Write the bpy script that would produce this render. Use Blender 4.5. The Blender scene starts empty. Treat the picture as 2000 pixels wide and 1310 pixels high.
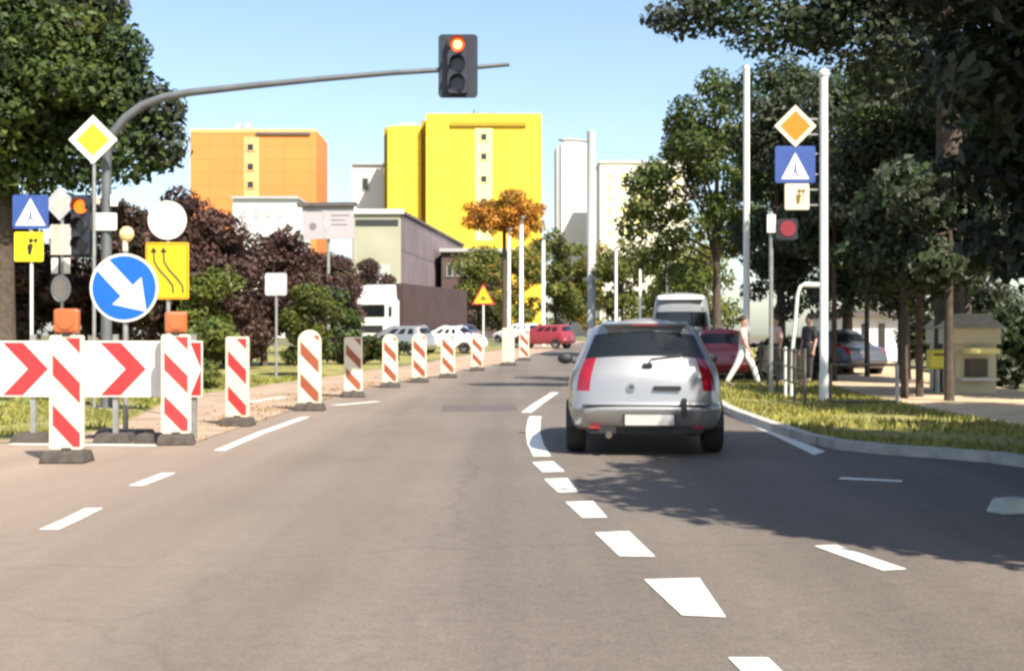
import bpy, bmesh, math, random
import numpy as np
from mathutils import Vector, Matrix
R = math.radians
scene = bpy.context.scene
COL = scene.collection

# ---------------------------------------------------------------- camera, sky, sun, exposure
CAM_H, F = 1.3, 2400.0                       # metres; focal length in photo pixels (photo 2000 wide)
cam = bpy.data.cameras.new('camera')
cam.sensor_width = 36.0
cam.lens = 36.0 * F / 2000.0
cam.clip_start, cam.clip_end = 0.1, 3000
camo = bpy.data.objects.new('camera', cam)
COL.objects.link(camo)
camo.location = (0, 0, CAM_H)
camo.rotation_euler = (R(90), 0, 0)
scene.camera = camo

SUN_EL, SUN_AZ = 47.0, 33.0                  # azimuth measured from straight behind the camera towards the right
sd = Vector((math.sin(R(SUN_AZ)) * math.cos(R(SUN_EL)), -math.cos(R(SUN_AZ)) * math.cos(R(SUN_EL)), math.sin(R(SUN_EL))))
world = bpy.data.worlds.new('World')
scene.world = world
world.use_nodes = True
wt = world.node_tree
sky = wt.nodes.new('ShaderNodeTexSky')
sky.sky_type = 'NISHITA'
sky.sun_disc = False
sky.sun_elevation = R(SUN_EL)
sky.sun_rotation = math.atan2(sd.x, sd.y)
sky.air_density, sky.dust_density, sky.ozone_density = 1.0, 1.2, 1.0
bg = wt.nodes['Background']
wt.links.new(sky.outputs[0], bg.inputs[0])
bg.inputs[1].default_value = 0.108
sun = bpy.data.lights.new('sun', 'SUN')
sun.energy, sun.angle, sun.color = 4.9, R(0.55), (1.0, 0.93, 0.82)
suno = bpy.data.objects.new('sun', sun)
COL.objects.link(suno)
suno.rotation_euler = sd.to_track_quat('Z', 'Y').to_euler()
suno.location = (20, -20, 40)
scene.view_settings.view_transform = 'Standard'
scene.view_settings.look = 'None'
scene.view_settings.exposure = 1.06
scene.view_settings.gamma = 1
scene.cycles.filter_width = 2.7
scene.cycles.max_bounces = 6

# ---------------------------------------------------------------- pixel -> place helpers
def gz(y):
    t = min(max(y - 30.0, 0.0), 85.0)
    return 0.013 * t * t / 20 if t < 10 else 0.013 * (t - 5)
def G(px, py):
    lo, hi = 1.0, 600.0
    s = (py - 655.0) / F
    for _ in range(50):
        m = (lo + hi) / 2
        if s * m > CAM_H - gz(m): hi = m
        else: lo = m
    return ((px - 1000.0) / F * lo, lo)
def X(px, d): return (px - 1000.0) / F * d
def Z(py, d): return CAM_H - (py - 655.0) / F * d

# ---------------------------------------------------------------- materials
MATS = {}
def M(name, rgb, rough=0.6, metal=0.0, var=0.12, scale=3.0, bump=0.0, coat=0.0, emit=0.0, world_co=False, spec=0.5, dirt=0.0):
    m = bpy.data.materials.new(name)
    m.use_nodes = True
    nt = m.node_tree
    b = nt.nodes['Principled BSDF']
    b.inputs['Roughness'].default_value = rough
    b.inputs['Metallic'].default_value = metal
    b.inputs['Coat Weight'].default_value = coat
    b.inputs['Specular IOR Level'].default_value = spec
    if world_co:
        co = nt.nodes.new('ShaderNodeNewGeometry').outputs['Position']
    else:
        co = nt.nodes.new('ShaderNodeTexCoord').outputs['Object']
    n = nt.nodes.new('ShaderNodeTexNoise')
    n.inputs['Scale'].default_value = scale
    n.inputs['Detail'].default_value = 6
    nt.links.new(co, n.inputs['Vector'])
    r = nt.nodes.new('ShaderNodeValToRGB')
    r.color_ramp.elements[0].position, r.color_ramp.elements[1].position = 0.3, 0.7
    r.color_ramp.elements[0].color = tuple(max(0, c * (1 - var)) for c in rgb) + (1,)
    r.color_ramp.elements[1].color = tuple(min(1, c * (1 + var)) for c in rgb) + (1,)
    nt.links.new(n.outputs['Fac'], r.inputs['Fac'])
    out = r.outputs['Color']
    if dirt > 0:                                              # grime blotches with a shape of their own
        n2 = nt.nodes.new('ShaderNodeTexNoise')
        n2.inputs['Scale'].default_value = scale * 2.3
        n2.inputs['Detail'].default_value = 10
        n2.inputs['Roughness'].default_value = 0.7
        nt.links.new(co, n2.inputs['Vector'])
        r2 = nt.nodes.new('ShaderNodeValToRGB')
        r2.color_ramp.elements[0].position, r2.color_ramp.elements[1].position = 0.5, 0.75
        r2.color_ramp.elements[0].color = (0, 0, 0, 1)
        r2.color_ramp.elements[1].color = (dirt, dirt, dirt, 1)
        nt.links.new(n2.outputs['Fac'], r2.inputs['Fac'])
        mx = nt.nodes.new('ShaderNodeMixRGB')
        mx.inputs['Color2'].default_value = (0.16, 0.13, 0.1, 1)
        nt.links.new(r2.outputs['Color'], mx.inputs['Fac'])
        nt.links.new(out, mx.inputs['Color1'])
        out = mx.outputs['Color']
    nt.links.new(out, b.inputs['Base Color'])
    if emit > 0:
        b.inputs['Emission Color'].default_value = tuple(rgb) + (1,)
        b.inputs['Emission Strength'].default_value = emit
    if bump > 0:
        bp = nt.nodes.new('ShaderNodeBump')
        bp.inputs['Strength'].default_value = bump
        bp.inputs['Distance'].default_value = 0.02
        nb = nt.nodes.new('ShaderNodeTexNoise')
        nb.inputs['Scale'].default_value = scale * 14
        nb.inputs['Detail'].default_value = 4
        nt.links.new(co, nb.inputs['Vector'])
        nt.links.new(nb.outputs['Fac'], bp.inputs['Height'])
        nt.links.new(bp.outputs['Normal'], b.inputs['Normal'])
    MATS[name] = m
    return m

def leaf_mat(name, rgb):
    m = bpy.data.materials.new(name)
    m.use_nodes = True
    nt = m.node_tree
    nt.nodes.remove(nt.nodes['Principled BSDF'])
    out = nt.nodes['Material Output']
    d = nt.nodes.new('ShaderNodeBsdfPrincipled')
    d.inputs['Roughness'].default_value = 0.55
    d.inputs['Specular IOR Level'].default_value = 0.25
    t = nt.nodes.new('ShaderNodeBsdfTranslucent')
    mx = nt.nodes.new('ShaderNodeMixShader')
    mx.inputs[0].default_value = 0.28
    g = nt.nodes.new('ShaderNodeNewGeometry')
    n = nt.nodes.new('ShaderNodeTexNoise')
    n.inputs['Scale'].default_value = 0.7
    n.inputs['Detail'].default_value = 3
    nt.links.new(g.outputs['Position'], n.inputs['Vector'])
    r = nt.nodes.new('ShaderNodeValToRGB')
    r.color_ramp.elements[0].position, r.color_ramp.elements[1].position = 0.3, 0.7
    r.color_ramp.elements[0].color = tuple(c * 0.65 for c in rgb) + (1,)
    r.color_ramp.elements[1].color = tuple(c * 1.35 for c in rgb) + (1,)
    nt.links.new(n.outputs['Fac'], r.inputs['Fac'])
    nt.links.new(r.outputs['Color'], d.inputs['Base Color'])
    nt.links.new(r.outputs['Color'], t.inputs['Color'])
    nt.links.new(d.outputs[0], mx.inputs[1])
    nt.links.new(t.outputs[0], mx.inputs[2])
    nt.links.new(mx.outputs[0], out.inputs['Surface'])
    MATS[name] = m
    return m

def asphalt_mat():
    m = M('asphalt', (0.158, 0.132, 0.109), rough=0.75, var=0.10, scale=0.35, world_co=True, spec=0.35)
    nt = m.node_tree
    b = nt.nodes['Principled BSDF']
    base = b.inputs['Base Color'].links[0].from_socket
    g = nt.nodes.new('ShaderNodeNewGeometry').outputs['Position']
    # fine aggregate
    n = nt.nodes.new('ShaderNodeTexNoise'); n.inputs['Scale'].default_value = 55; n.inputs['Detail'].default_value = 5
    nt.links.new(g, n.inputs['Vector'])
    r = nt.nodes.new('ShaderNodeValToRGB')
    r.color_ramp.elements[0].position, r.color_ramp.elements[1].position = 0.25, 0.8
    r.color_ramp.elements[0].color = (0.72, 0.72, 0.72, 1); r.color_ramp.elements[1].color = (1.25, 1.25, 1.25, 1)
    nt.links.new(n.outputs['Fac'], r.inputs['Fac'])
    mu = nt.nodes.new('ShaderNodeMixRGB'); mu.blend_type = 'MULTIPLY'; mu.inputs['Fac'].default_value = 1
    nt.links.new(base, mu.inputs['Color1']); nt.links.new(r.outputs['Color'], mu.inputs['Color2'])
    nc = nt.nodes.new('ShaderNodeTexNoise'); nc.inputs['Scale'].default_value = 9; nc.inputs['Detail'].default_value = 6; nc.inputs['Roughness'].default_value = 0.75
    nt.links.new(g, nc.inputs['Vector'])
    rc = nt.nodes.new('ShaderNodeValToRGB')
    rc.color_ramp.elements[0].position, rc.color_ramp.elements[1].position = 0.3, 0.7
    rc.color_ramp.elements[0].color = (0.86, 0.86, 0.86, 1); rc.color_ramp.elements[1].color = (1.12, 1.12, 1.12, 1)
    nt.links.new(nc.outputs['Fac'], rc.inputs['Fac'])
    muc = nt.nodes.new('ShaderNodeMixRGB'); muc.blend_type = 'MULTIPLY'; muc.inputs['Fac'].default_value = 1
    nt.links.new(mu.outputs['Color'], muc.inputs['Color1']); nt.links.new(rc.outputs['Color'], muc.inputs['Color2']); mu = muc
    # lengthwise worn streaks (oil and tyre polish run along the lanes)
    mp = nt.nodes.new('ShaderNodeMapping'); mp.inputs['Scale'].default_value = (1.3, 0.05, 1)
    nt.links.new(g, mp.inputs['Vector'])
    n2 = nt.nodes.new('ShaderNodeTexNoise'); n2.inputs['Scale'].default_value = 1.0; n2.inputs['Detail'].default_value = 5
    nt.links.new(mp.outputs['Vector'], n2.inputs['Vector'])
    r2 = nt.nodes.new('ShaderNodeValToRGB')
    r2.color_ramp.elements[0].position, r2.color_ramp.elements[1].position = 0.3, 0.7
    r2.color_ramp.elements[0].color = (0.78, 0.77, 0.76, 1); r2.color_ramp.elements[1].color = (1.10, 1.10, 1.10, 1)
    nt.links.new(n2.outputs['Fac'], r2.inputs['Fac'])
    mu2 = nt.nodes.new('ShaderNodeMixRGB'); mu2.blend_type = 'MULTIPLY'; mu2.inputs['Fac'].default_value = 1
    nt.links.new(mu.outputs['Color'], mu2.inputs['Color1']); nt.links.new(r2.outputs['Color'], mu2.inputs['Color2'])
    # thin dark sealed cracks
    v = nt.nodes.new('ShaderNodeTexVoronoi'); v.feature = 'DISTANCE_TO_EDGE'; v.inputs['Scale'].default_value = 0.22
    nd = nt.nodes.new('ShaderNodeTexNoise'); nd.inputs['Scale'].default_value = 1.2; nd.inputs['Detail'].default_value = 4
    nt.links.new(g, nd.inputs['Vector'])
    ad = nt.nodes.new('ShaderNodeMixRGB'); ad.blend_type = 'ADD'; ad.inputs['Fac'].default_value = 0.9
    nt.links.new(g, ad.inputs['Color1']); nt.links.new(nd.outputs['Color'], ad.inputs['Color2'])
    nt.links.new(ad.outputs['Color'], v.inputs['Vector'])
    r3 = nt.nodes.new('ShaderNodeValToRGB')
    r3.color_ramp.elements[0].position, r3.color_ramp.elements[1].position = 0.002, 0.008
    r3.color_ramp.elements[0].color = (0.86, 0.85, 0.84, 1); r3.color_ramp.elements[1].color = (1, 1, 1, 1)
    nt.links.new(v.outputs['Distance'], r3.inputs['Fac'])
    mu3 = nt.nodes.new('ShaderNodeMixRGB'); mu3.blend_type = 'MULTIPLY'; mu3.inputs['Fac'].default_value = 1
    nt.links.new(mu2.outputs['Color'], mu3.inputs['Color1']); nt.links.new(r3.outputs['Color'], mu3.inputs['Color2'])
    # dark oil line dripped along the middle of the left and the right lane
    prev = mu3.outputs['Color']
    for cxl, hwid, dark in ((-1.45, 0.55, 0.14), (1.9, 0.5, 0.12)):
        s1 = nt.nodes.new('ShaderNodeSeparateXYZ'); nt.links.new(ad.outputs['Color'], s1.inputs[0])
        m1 = nt.nodes.new('ShaderNodeMath'); m1.operation = 'SUBTRACT'; m1.inputs[1].default_value = cxl + 0.45; nt.links.new(s1.outputs['X'], m1.inputs[0])
        m2 = nt.nodes.new('ShaderNodeMath'); m2.operation = 'ABSOLUTE'; nt.links.new(m1.outputs[0], m2.inputs[0])
        m3 = nt.nodes.new('ShaderNodeMapRange'); m3.inputs['From Min'].default_value = hwid; m3.inputs['From Max'].default_value = 0.05; m3.inputs['To Max'].default_value = dark * 2
        nt.links.new(m2.outputs[0], m3.inputs['Value'])
        m4 = nt.nodes.new('ShaderNodeMath'); m4.operation = 'MULTIPLY'; nt.links.new(m3.outputs['Result'], m4.inputs[0]); nt.links.new(n2.outputs['Fac'], m4.inputs[1])
        mo = nt.nodes.new('ShaderNodeMixRGB'); mo.inputs['Color2'].default_value = (0.06, 0.05, 0.045, 1)
        nt.links.new(m4.outputs[0], mo.inputs['Fac']); nt.links.new(prev, mo.inputs['Color1']); prev = mo.outputs['Color']
    # pale dust carried out of the closed lane on the left
    sx = nt.nodes.new('ShaderNodeSeparateXYZ'); nt.links.new(ad.outputs['Color'], sx.inputs[0])
    mr = nt.nodes.new('ShaderNodeMapRange'); mr.inputs['From Min'].default_value = 0.0; mr.inputs['From Max'].default_value = -5.5; mr.inputs['To Max'].default_value = 0.62
    nt.links.new(sx.outputs['X'], mr.inputs['Value'])
    mp2 = nt.nodes.new('ShaderNodeMath'); mp2.operation = 'MULTIPLY'
    nt.links.new(mr.outputs['Result'], mp2.inputs[0]); nt.links.new(r2.outputs['Color'], mp2.inputs[1])
    du = nt.nodes.new('ShaderNodeMixRGB'); du.inputs['Color2'].default_value = (0.40, 0.29, 0.205, 1)
    nt.links.new(mp2.outputs[0], du.inputs['Fac']); nt.links.new(prev, du.inputs['Color1'])
    nt.links.new(du.outputs['Color'], b.inputs['Base Color'])
    bp = nt.nodes.new('ShaderNodeBump'); bp.inputs['Strength'].default_value = 0.35; bp.inputs['Distance'].default_value = 0.01
    nt.links.new(n.outputs['Fac'], bp.inputs['Height']); nt.links.new(bp.outputs['Normal'], b.inputs['Normal'])
    return m

asphalt_mat()
def worn_paint():
    m = M('road_paint', (0.80, 0.77, 0.70), rough=0.6, var=0.05, scale=5, world_co=True)
    nt = m.node_tree; b = nt.nodes['Principled BSDF']
    base = b.inputs['Base Color'].links[0].from_socket
    g = nt.nodes.new('ShaderNodeNewGeometry').outputs['Position']
    n = nt.nodes.new('ShaderNodeTexNoise'); n.inputs['Scale'].default_value = 26; n.inputs['Detail'].default_value = 8
    nt.links.new(g, n.inputs['Vector'])
    r = nt.nodes.new('ShaderNodeValToRGB')
    r.color_ramp.elements[0].position, r.color_ramp.elements[1].position = 0.60, 0.68
    r.color_ramp.elements[0].color = (0, 0, 0, 1); r.color_ramp.elements[1].color = (0.75, 0.75, 0.75, 1)
    nt.links.new(n.outputs['Fac'], r.inputs['Fac'])
    mx = nt.nodes.new('ShaderNodeMixRGB'); mx.inputs['Color2'].default_value = (0.2, 0.165, 0.14, 1)
    nt.links.new(r.outputs['Color'], mx.inputs['Fac']); nt.links.new(base, mx.inputs['Color1'])
    nt.links.new(mx.outputs['Color'], b.inputs['Base Color'])
worn_paint()
M('ground', (0.13, 0.125, 0.05), rough=0.95, var=0.35, scale=0.5, world_co=True, bump=0.3)
M('lawn', (0.22, 0.20, 0.055), rough=0.95, var=0.4, scale=1.6, world_co=True, bump=0.4)
M('sand_strip', (0.34, 0.24, 0.165), rough=0.95, var=0.25, scale=1.3, world_co=True, bump=0.4)
M('tan_paving', (0.50, 0.36, 0.22), rough=0.9, var=0.18, scale=1.1, world_co=True, bump=0.3)
M('kerb', (0.46, 0.43, 0.38), rough=0.9, var=0.2, scale=4, world_co=True, bump=0.3, dirt=0.35)
M('white_paint', (0.74, 0.71, 0.64), rough=0.45, var=0.04, dirt=0.18)
M('cream_board', (0.66, 0.57, 0.43), rough=0.5, var=0.06, dirt=0.2)
M('red_film', (0.42, 0.034, 0.036), rough=0.4, var=0.12)
M('brown_red_film', (0.27, 0.07, 0.03), rough=0.5, var=0.2)  # aged red stripes, browned to put the overexposed look into their colour
M('blue_film', (0.002, 0.105, 0.72), rough=0.5, var=0.06)
M('dull_blue_film', (0.03, 0.07, 0.26), rough=0.5, var=0.1)
M('yellow_film', (0.82, 0.62, 0.01), rough=0.4, var=0.06)
M('lime_film', (0.68, 0.78, 0.02), rough=0.4, var=0.05)
M('amber_film', (0.80, 0.20, 0.008), rough=0.4, var=0.06)
M('black_film', (0.015, 0.014, 0.012), rough=0.5)
M('dark_film', (0.16, 0.11, 0.02), rough=0.5)
M('grey_sign', (0.42, 0.41, 0.42), rough=0.5, var=0.12, dirt=0.3)
M('pale_pink_sign', (0.55, 0.47, 0.40), rough=0.5, var=0.15, dirt=0.3)
M('galv', (0.33, 0.33, 0.31), rough=0.45, metal=0.5, var=0.15, scale=6)
M('number_plate', (0.48, 0.47, 0.44), rough=0.4, var=0.08)
M('white_pole', (0.70, 0.71, 0.64), rough=0.5, var=0.08, scale=2, dirt=0.15)
M('dark_pole', (0.10, 0.085, 0.07), rough=0.6, var=0.25)
M('mast_paint', (0.13, 0.14, 0.14), rough=0.5, metal=0.3, var=0.15, scale=3)
M('signal_black', (0.022, 0.025, 0.035), rough=0.45, var=0.2)
M('lens_dark', (0.03, 0.025, 0.02), rough=0.15)
M('lens_red_lit', (1.0, 0.10, 0.02), emit=0.9)
M('lens_core_lit', (1.0, 0.42, 0.14), emit=2.2)
M('lens_amber_lit', (1.0, 0.17, 0.012), emit=1.1)
M('lens_red', (0.22, 0.012, 0.028), emit=0.05)
M('lamp_orange', (0.46, 0.11, 0.03), rough=0.25, var=0.12, coat=0.5)
M('lamp_yellow', (0.85, 0.6, 0.25), rough=0.25, coat=0.5)
M('rubber', (0.06, 0.05, 0.042), rough=0.9, var=0.3, scale=8, bump=0.4, dirt=0.5)
M('tyre', (0.018, 0.017, 0.016), rough=0.9, var=0.3)
M('rim', (0.42, 0.42, 0.43), rough=0.35, metal=0.8)
M('black_plastic', (0.02, 0.02, 0.021), rough=0.6)
M('glass_dark', (0.010, 0.013, 0.014), rough=0.06, var=0.1, spec=0.45)
M('tail_red', (0.26, 0.008, 0.016), rough=0.12, var=0.15, scale=9, coat=0.8)
M('head_lamp', (0.7, 0.7, 0.68), rough=0.1, coat=0.6)
M('silver_paint', (0.37, 0.362, 0.35), rough=0.30, metal=0.6, var=0.03, coat=0.7, dirt=0.05)
M('red_paint', (0.24, 0.022, 0.03), rough=0.3, coat=0.7, var=0.05)
M('white_car_paint', (0.78, 0.74, 0.70), rough=0.3, coat=0.7, var=0.03)
M('grey_paint', (0.09, 0.095, 0.10), rough=0.35, metal=0.4, coat=0.6, var=0.05)
M('navy_paint', (0.05, 0.05, 0.085), rough=0.3, coat=0.7, var=0.08)
M('brown_paint', (0.20, 0.10, 0.05), rough=0.35, coat=0.5, var=0.08)
M('van_grey', (0.22, 0.23, 0.235), rough=0.4, coat=0.5, var=0.05)
M('maroon_tarp', (0.06, 0.034, 0.032), rough=0.7, var=0.15, scale=0.8)
M('bark', (0.075, 0.055, 0.04), rough=0.95, var=0.35, scale=7, bump=0.5)
M('yellow_wall', (0.82, 0.51, 0.04), rough=0.85, var=0.05, scale=0.08)
M('pale_yellow_wall', (0.86, 0.76, 0.30), rough=0.85, var=0.04, scale=0.1)
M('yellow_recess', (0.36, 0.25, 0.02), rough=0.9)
M('orange_wall', (0.66, 0.235, 0.058), rough=0.85, var=0.05, scale=0.08)
M('pale_orange_wall', (0.70, 0.40, 0.16), rough=0.85, var=0.05, scale=0.08)
M('white_wall', (0.66, 0.65, 0.62), rough=0.85, var=0.04, scale=0.1)
M('cream_wall', (0.56, 0.50, 0.35), rough=0.85, var=0.08, scale=0.3)  # darkened to put the kiosk's shade into its wall colour
M('pale_block_wall', (0.78, 0.74, 0.60), rough=0.85, var=0.05, scale=0.1)
M('grey_wall', (0.38, 0.38, 0.36), rough=0.85, var=0.08, scale=0.2)
M('board_pale', (0.42, 0.385, 0.395), rough=0.6, var=0.05)
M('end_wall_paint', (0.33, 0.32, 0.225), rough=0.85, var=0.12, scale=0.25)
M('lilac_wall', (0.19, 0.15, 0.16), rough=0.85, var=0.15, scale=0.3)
M('brown_wall', (0.095, 0.06, 0.055), rough=0.9, var=0.2, scale=0.3)
M('roof_dark', (0.10, 0.09, 0.085), rough=0.9, var=0.2)
M('roof_tile', (0.42, 0.36, 0.24), rough=0.9, var=0.15, scale=6)
M('window_dark', (0.03, 0.03, 0.03), rough=0.1)
M('stone', (0.42, 0.43, 0.39), rough=0.9, var=0.2, scale=6, bump=0.5)
M('skin', (0.48, 0.28, 0.20), rough=0.55, var=0.06)
M('hair', (0.05, 0.03, 0.02), rough=0.7)
M('cloth_white', (0.74, 0.72, 0.66), rough=0.9, var=0.06)
M('cloth_pink', (0.62, 0.42, 0.38), rough=0.9, var=0.1)
M('cloth_dark', (0.035, 0.03, 0.035), rough=0.9, var=0.2)
M('shoe', (0.12, 0.09, 0.07), rough=0.7)
M('bin_yellow', (0.62, 0.58, 0.06), rough=0.5, var=0.1)
M('litho', (0.20, 0.175, 0.18), rough=0.6, var=0.05)
def panel_joints(name, w, h, dark, gap=0.09):
    m = MATS[name]; nt = m.node_tree; b = nt.nodes['Principled BSDF']
    base = b.inputs['Base Color'].links[0].from_socket
    g = nt.nodes.new('ShaderNodeNewGeometry').outputs['Position']
    sp = nt.nodes.new('ShaderNodeSeparateXYZ'); nt.links.new(g, sp.inputs[0])
    ad = nt.nodes.new('ShaderNodeMath'); ad.operation = 'ADD'; nt.links.new(sp.outputs['X'], ad.inputs[0]); nt.links.new(sp.outputs['Y'], ad.inputs[1])
    cb = nt.nodes.new('ShaderNodeCombineXYZ'); nt.links.new(ad.outputs[0], cb.inputs['X']); nt.links.new(sp.outputs['Z'], cb.inputs['Y'])
    br = nt.nodes.new('ShaderNodeTexBrick'); br.offset = 0
    br.inputs['Scale'].default_value = 1; br.inputs['Brick Width'].default_value = w; br.inputs['Row Height'].default_value = h; br.inputs['Mortar Size'].default_value = gap
    br.inputs['Color1'].default_value = (1, 1, 1, 1); br.inputs['Color2'].default_value = (.93, .93, .92, 1); br.inputs['Mortar'].default_value = (dark, dark, dark, 1)
    nt.links.new(cb.outputs[0], br.inputs['Vector'])
    mu = nt.nodes.new('ShaderNodeMixRGB'); mu.blend_type = 'MULTIPLY'; mu.inputs['Fac'].default_value = 1
    nt.links.new(base, mu.inputs['Color1']); nt.links.new(br.outputs['Color'], mu.inputs['Color2']); nt.links.new(mu.outputs['Color'], b.inputs['Base Color'])
panel_joints('kerb', 1.0, 20.0, .45, .012); panel_joints('yellow_wall', 5.4, 2.8, .8); panel_joints('orange_wall', 5.4, 2.8, .78); panel_joints('lilac_wall', 3.0, 3.2, .6); panel_joints('brown_wall', 2.4, 2.6, .6)
leaf_mat('leaf_deep', (0.036, 0.060, 0.018)); leaf_mat('leaf_mid', (0.068, 0.100, 0.022)); leaf_mat('leaf_olive', (0.10, 0.115, 0.022))
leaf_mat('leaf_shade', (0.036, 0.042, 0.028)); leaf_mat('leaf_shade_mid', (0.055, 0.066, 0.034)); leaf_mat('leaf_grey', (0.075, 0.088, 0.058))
leaf_mat('leaf_plum', (0.058, 0.030, 0.025)); leaf_mat('leaf_plum_light', (0.105, 0.056, 0.045)); leaf_mat('leaf_light', (0.17, 0.18, 0.04)); leaf_mat('leaf_plum_green', (0.055, 0.050, 0.022))
leaf_mat('leaf_orange', (0.52, 0.22, 0.03)); leaf_mat('leaf_rust', (0.28, 0.11, 0.02)); leaf_mat('leaf_gold', (0.30, 0.20, 0.03))
leaf_mat('grass_dry', (0.32, 0.28, 0.075)); leaf_mat('grass_green', (0.18, 0.20, 0.035))

# ---------------------------------------------------------------- mesh builder
class MB:
    def __init__(s):
        s.v, s.f, s.m, s.mi, s.smooth = [], [], [], 0, []
    def add(s, vs, fs, smooth=False):
        o = len(s.v)
        s.v += [tuple(p) for p in vs]
        for f in fs:
            s.f.append([i + o for i in f]); s.m.append(s.mi); s.smooth.append(smooth)
        return s
    def box(s, x0, x1, y0, y1, z0, z1):
        v = [(x, y, z) for x in (x0, x1) for y in (y0, y1) for z in (z0, z1)]
        return s.add(v, [(0, 1, 3, 2), (4, 6, 7, 5), (0, 4, 5, 1), (2, 3, 7, 6), (0, 2, 6, 4), (1, 5, 7, 3)])
    def taper(s, x0, x1, y0, y1, z0, z1, k):
        cx, cy = (x0 + x1) / 2, (y0 + y1) / 2
        v = []
        for z, q in ((z0, 1), (z1, k)):
            for x, y in ((x0, y0), (x1, y0), (x1, y1), (x0, y1)):
                v.append((cx + (x - cx) * q, cy + (y - cy) * q, z))
        return s.add(v, [(3, 2, 1, 0), (4, 5, 6, 7), (0, 1, 5, 4), (1, 2, 6, 5), (2, 3, 7, 6), (3, 0, 4, 7)])
    def prism(s, poly, y0, y1):                               # polygon in x,z extruded along y
        n = len(poly)
        v = [(x, y0, z) for x, z in poly] + [(x, y1, z) for x, z in poly]
        f = [list(range(n)), list(range(2 * n - 1, n - 1, -1))] + [(i, i + n, (i + 1) % n + n, (i + 1) % n) for i in range(n)]
        return s.add(v, f)
    def disc(s, cx, cz, r, y0, y1, n=32):
        return s.prism([(cx + r * math.cos(2 * math.pi * k / n), cz + r * math.sin(2 * math.pi * k / n)) for k in range(n)], y0, y1)
    def tube(s, pts, rad, n=10):
        pts = [Vector(p) for p in pts]
        rs = rad if isinstance(rad, (list, tuple)) else [rad] * len(pts)
        rings, prev = [], None
        for i, p in enumerate(pts):
            t = (pts[min(i + 1, len(pts) - 1)] - pts[max(i - 1, 0)]).normalized()
            if prev is None:
                a = Vector((1, 0, 0)) if abs(t.x) < 0.8 else Vector((0, 1, 0))
            else:
                a = prev
            a = (a - t * a.dot(t)).normalized(); prev = a
            b = t.cross(a)
            rings.append([p + (a * math.cos(2 * math.pi * k / n) + b * math.sin(2 * math.pi * k / n)) * rs[i] for k in range(n)])
        v = [q for r in rings for q in r]
        f = [(i * n + k, i * n + (k + 1) % n, (i + 1) * n + (k + 1) % n, (i + 1) * n + k) for i in range(len(pts) - 1) for k in range(n)]
        s.add(v, f, True)
        s.add(rings[0], [list(range(n))]); s.add(rings[-1], [list(range(n))])
        return s
    def ball(s, c, r, nu=14, nv=8):
        rx, ry, rz = r if isinstance(r, (tuple, list)) else (r, r, r)
        v = [(c[0], c[1], c[2] - rz)]
        for j in range(1, nv):
            ph = -math.pi / 2 + math.pi * j / nv
            for i in range(nu):
                th = 2 * math.pi * i / nu
                v.append((c[0] + rx * math.cos(ph) * math.cos(th), c[1] + ry * math.cos(ph) * math.sin(th), c[2] + rz * math.sin(ph)))
        v.append((c[0], c[1], c[2] + rz))
        f = [(0, 1 + (i + 1) % nu, 1 + i) for i in range(nu)]
        for j in range(nv - 2):
            for i in range(nu):
                a, b = 1 + j * nu + i, 1 + j * nu + (i + 1) % nu
                f.append((a, b, b + nu, a + nu))
        l = len(v) - 1
        f += [(l, 1 + (nv - 2) * nu + i, 1 + (nv - 2) * nu + (i + 1) % nu) for i in range(nu)]
        return s.add(v, f, True)
    def build(s, name, mats, parent=None, loc=(0, 0, 0), rot=(0, 0, 0), bevel=0.0, recalc=True):
        me = bpy.data.meshes.new(name)
        me.from_pydata(s.v, [], s.f)
        for m in (mats if isinstance(mats, (list, tuple)) else [mats]):
            me.materials.append(MATS[m])
        me.polygons.foreach_set('material_index', s.m)
        me.polygons.foreach_set('use_smooth', s.smooth)
        if recalc or bevel:
            bm = bmesh.new(); bm.from_mesh(me)
            if bevel:
                bmesh.ops.remove_doubles(bm, verts=bm.verts, dist=1e-5)
                bmesh.ops.bevel(bm, geom=list(bm.edges), offset=bevel, segments=2, affect='EDGES', profile=0.5)
            bmesh.ops.recalc_face_normals(bm, faces=bm.faces)
            bm.to_mesh(me); bm.free()
        o = bpy.data.objects.new(name, me)
        COL.objects.link(o)
        o.parent = parent
        o.location = loc; o.rotation_euler = rot
        return o

def tag(o, label=None, cat=None, group=None, kind=None):
    if label: o['label'] = label
    if cat: o['category'] = cat
    if group: o['group'] = group
    if kind: o['kind'] = kind
    return o
def thing(name, label, cat, loc=(0, 0, 0), rz=0.0, group=None):
    o = bpy.data.objects.new(name, None)
    COL.objects.link(o)
    o.empty_display_size = 0.2
    o.location = loc; o.rotation_euler = (0, 0, rz)
    return tag(o, label, cat, group)
def copy_tree(o, parent=None):
    c = o.copy(); COL.objects.link(c); c.parent = parent
    for ch in list(o.children): copy_tree(ch, c)
    return c

# ---------------------------------------------------------------- setting: ground, road, verges, markings
def sheet(name, xl, xr, ys, dz, mat, nx=8):
    """a strip of ground between xl(y) and xr(y) that follows the slope"""
    mb = MB(); v = []
    for y in ys:
        a, b = xl(y), xr(y)
        for i in range(nx + 1): v.append((a + (b - a) * i / nx, y, gz(y) + dz))
    f = [(j * (nx + 1) + i, j * (nx + 1) + i + 1, (j + 1) * (nx + 1) + i + 1, (j + 1) * (nx + 1) + i) for j in range(len(ys) - 1) for i in range(nx)]
    o = mb.add(v, f).build(name, mat)
    return tag(o, kind='structure')
def interp(pts):
    ys = [p[1] for p in pts]; xs = [p[0] for p in pts]
    return lambda y: float(np.interp(y, ys, xs))
def lin(a, b, n): return list(np.linspace(a, b, n))

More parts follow.
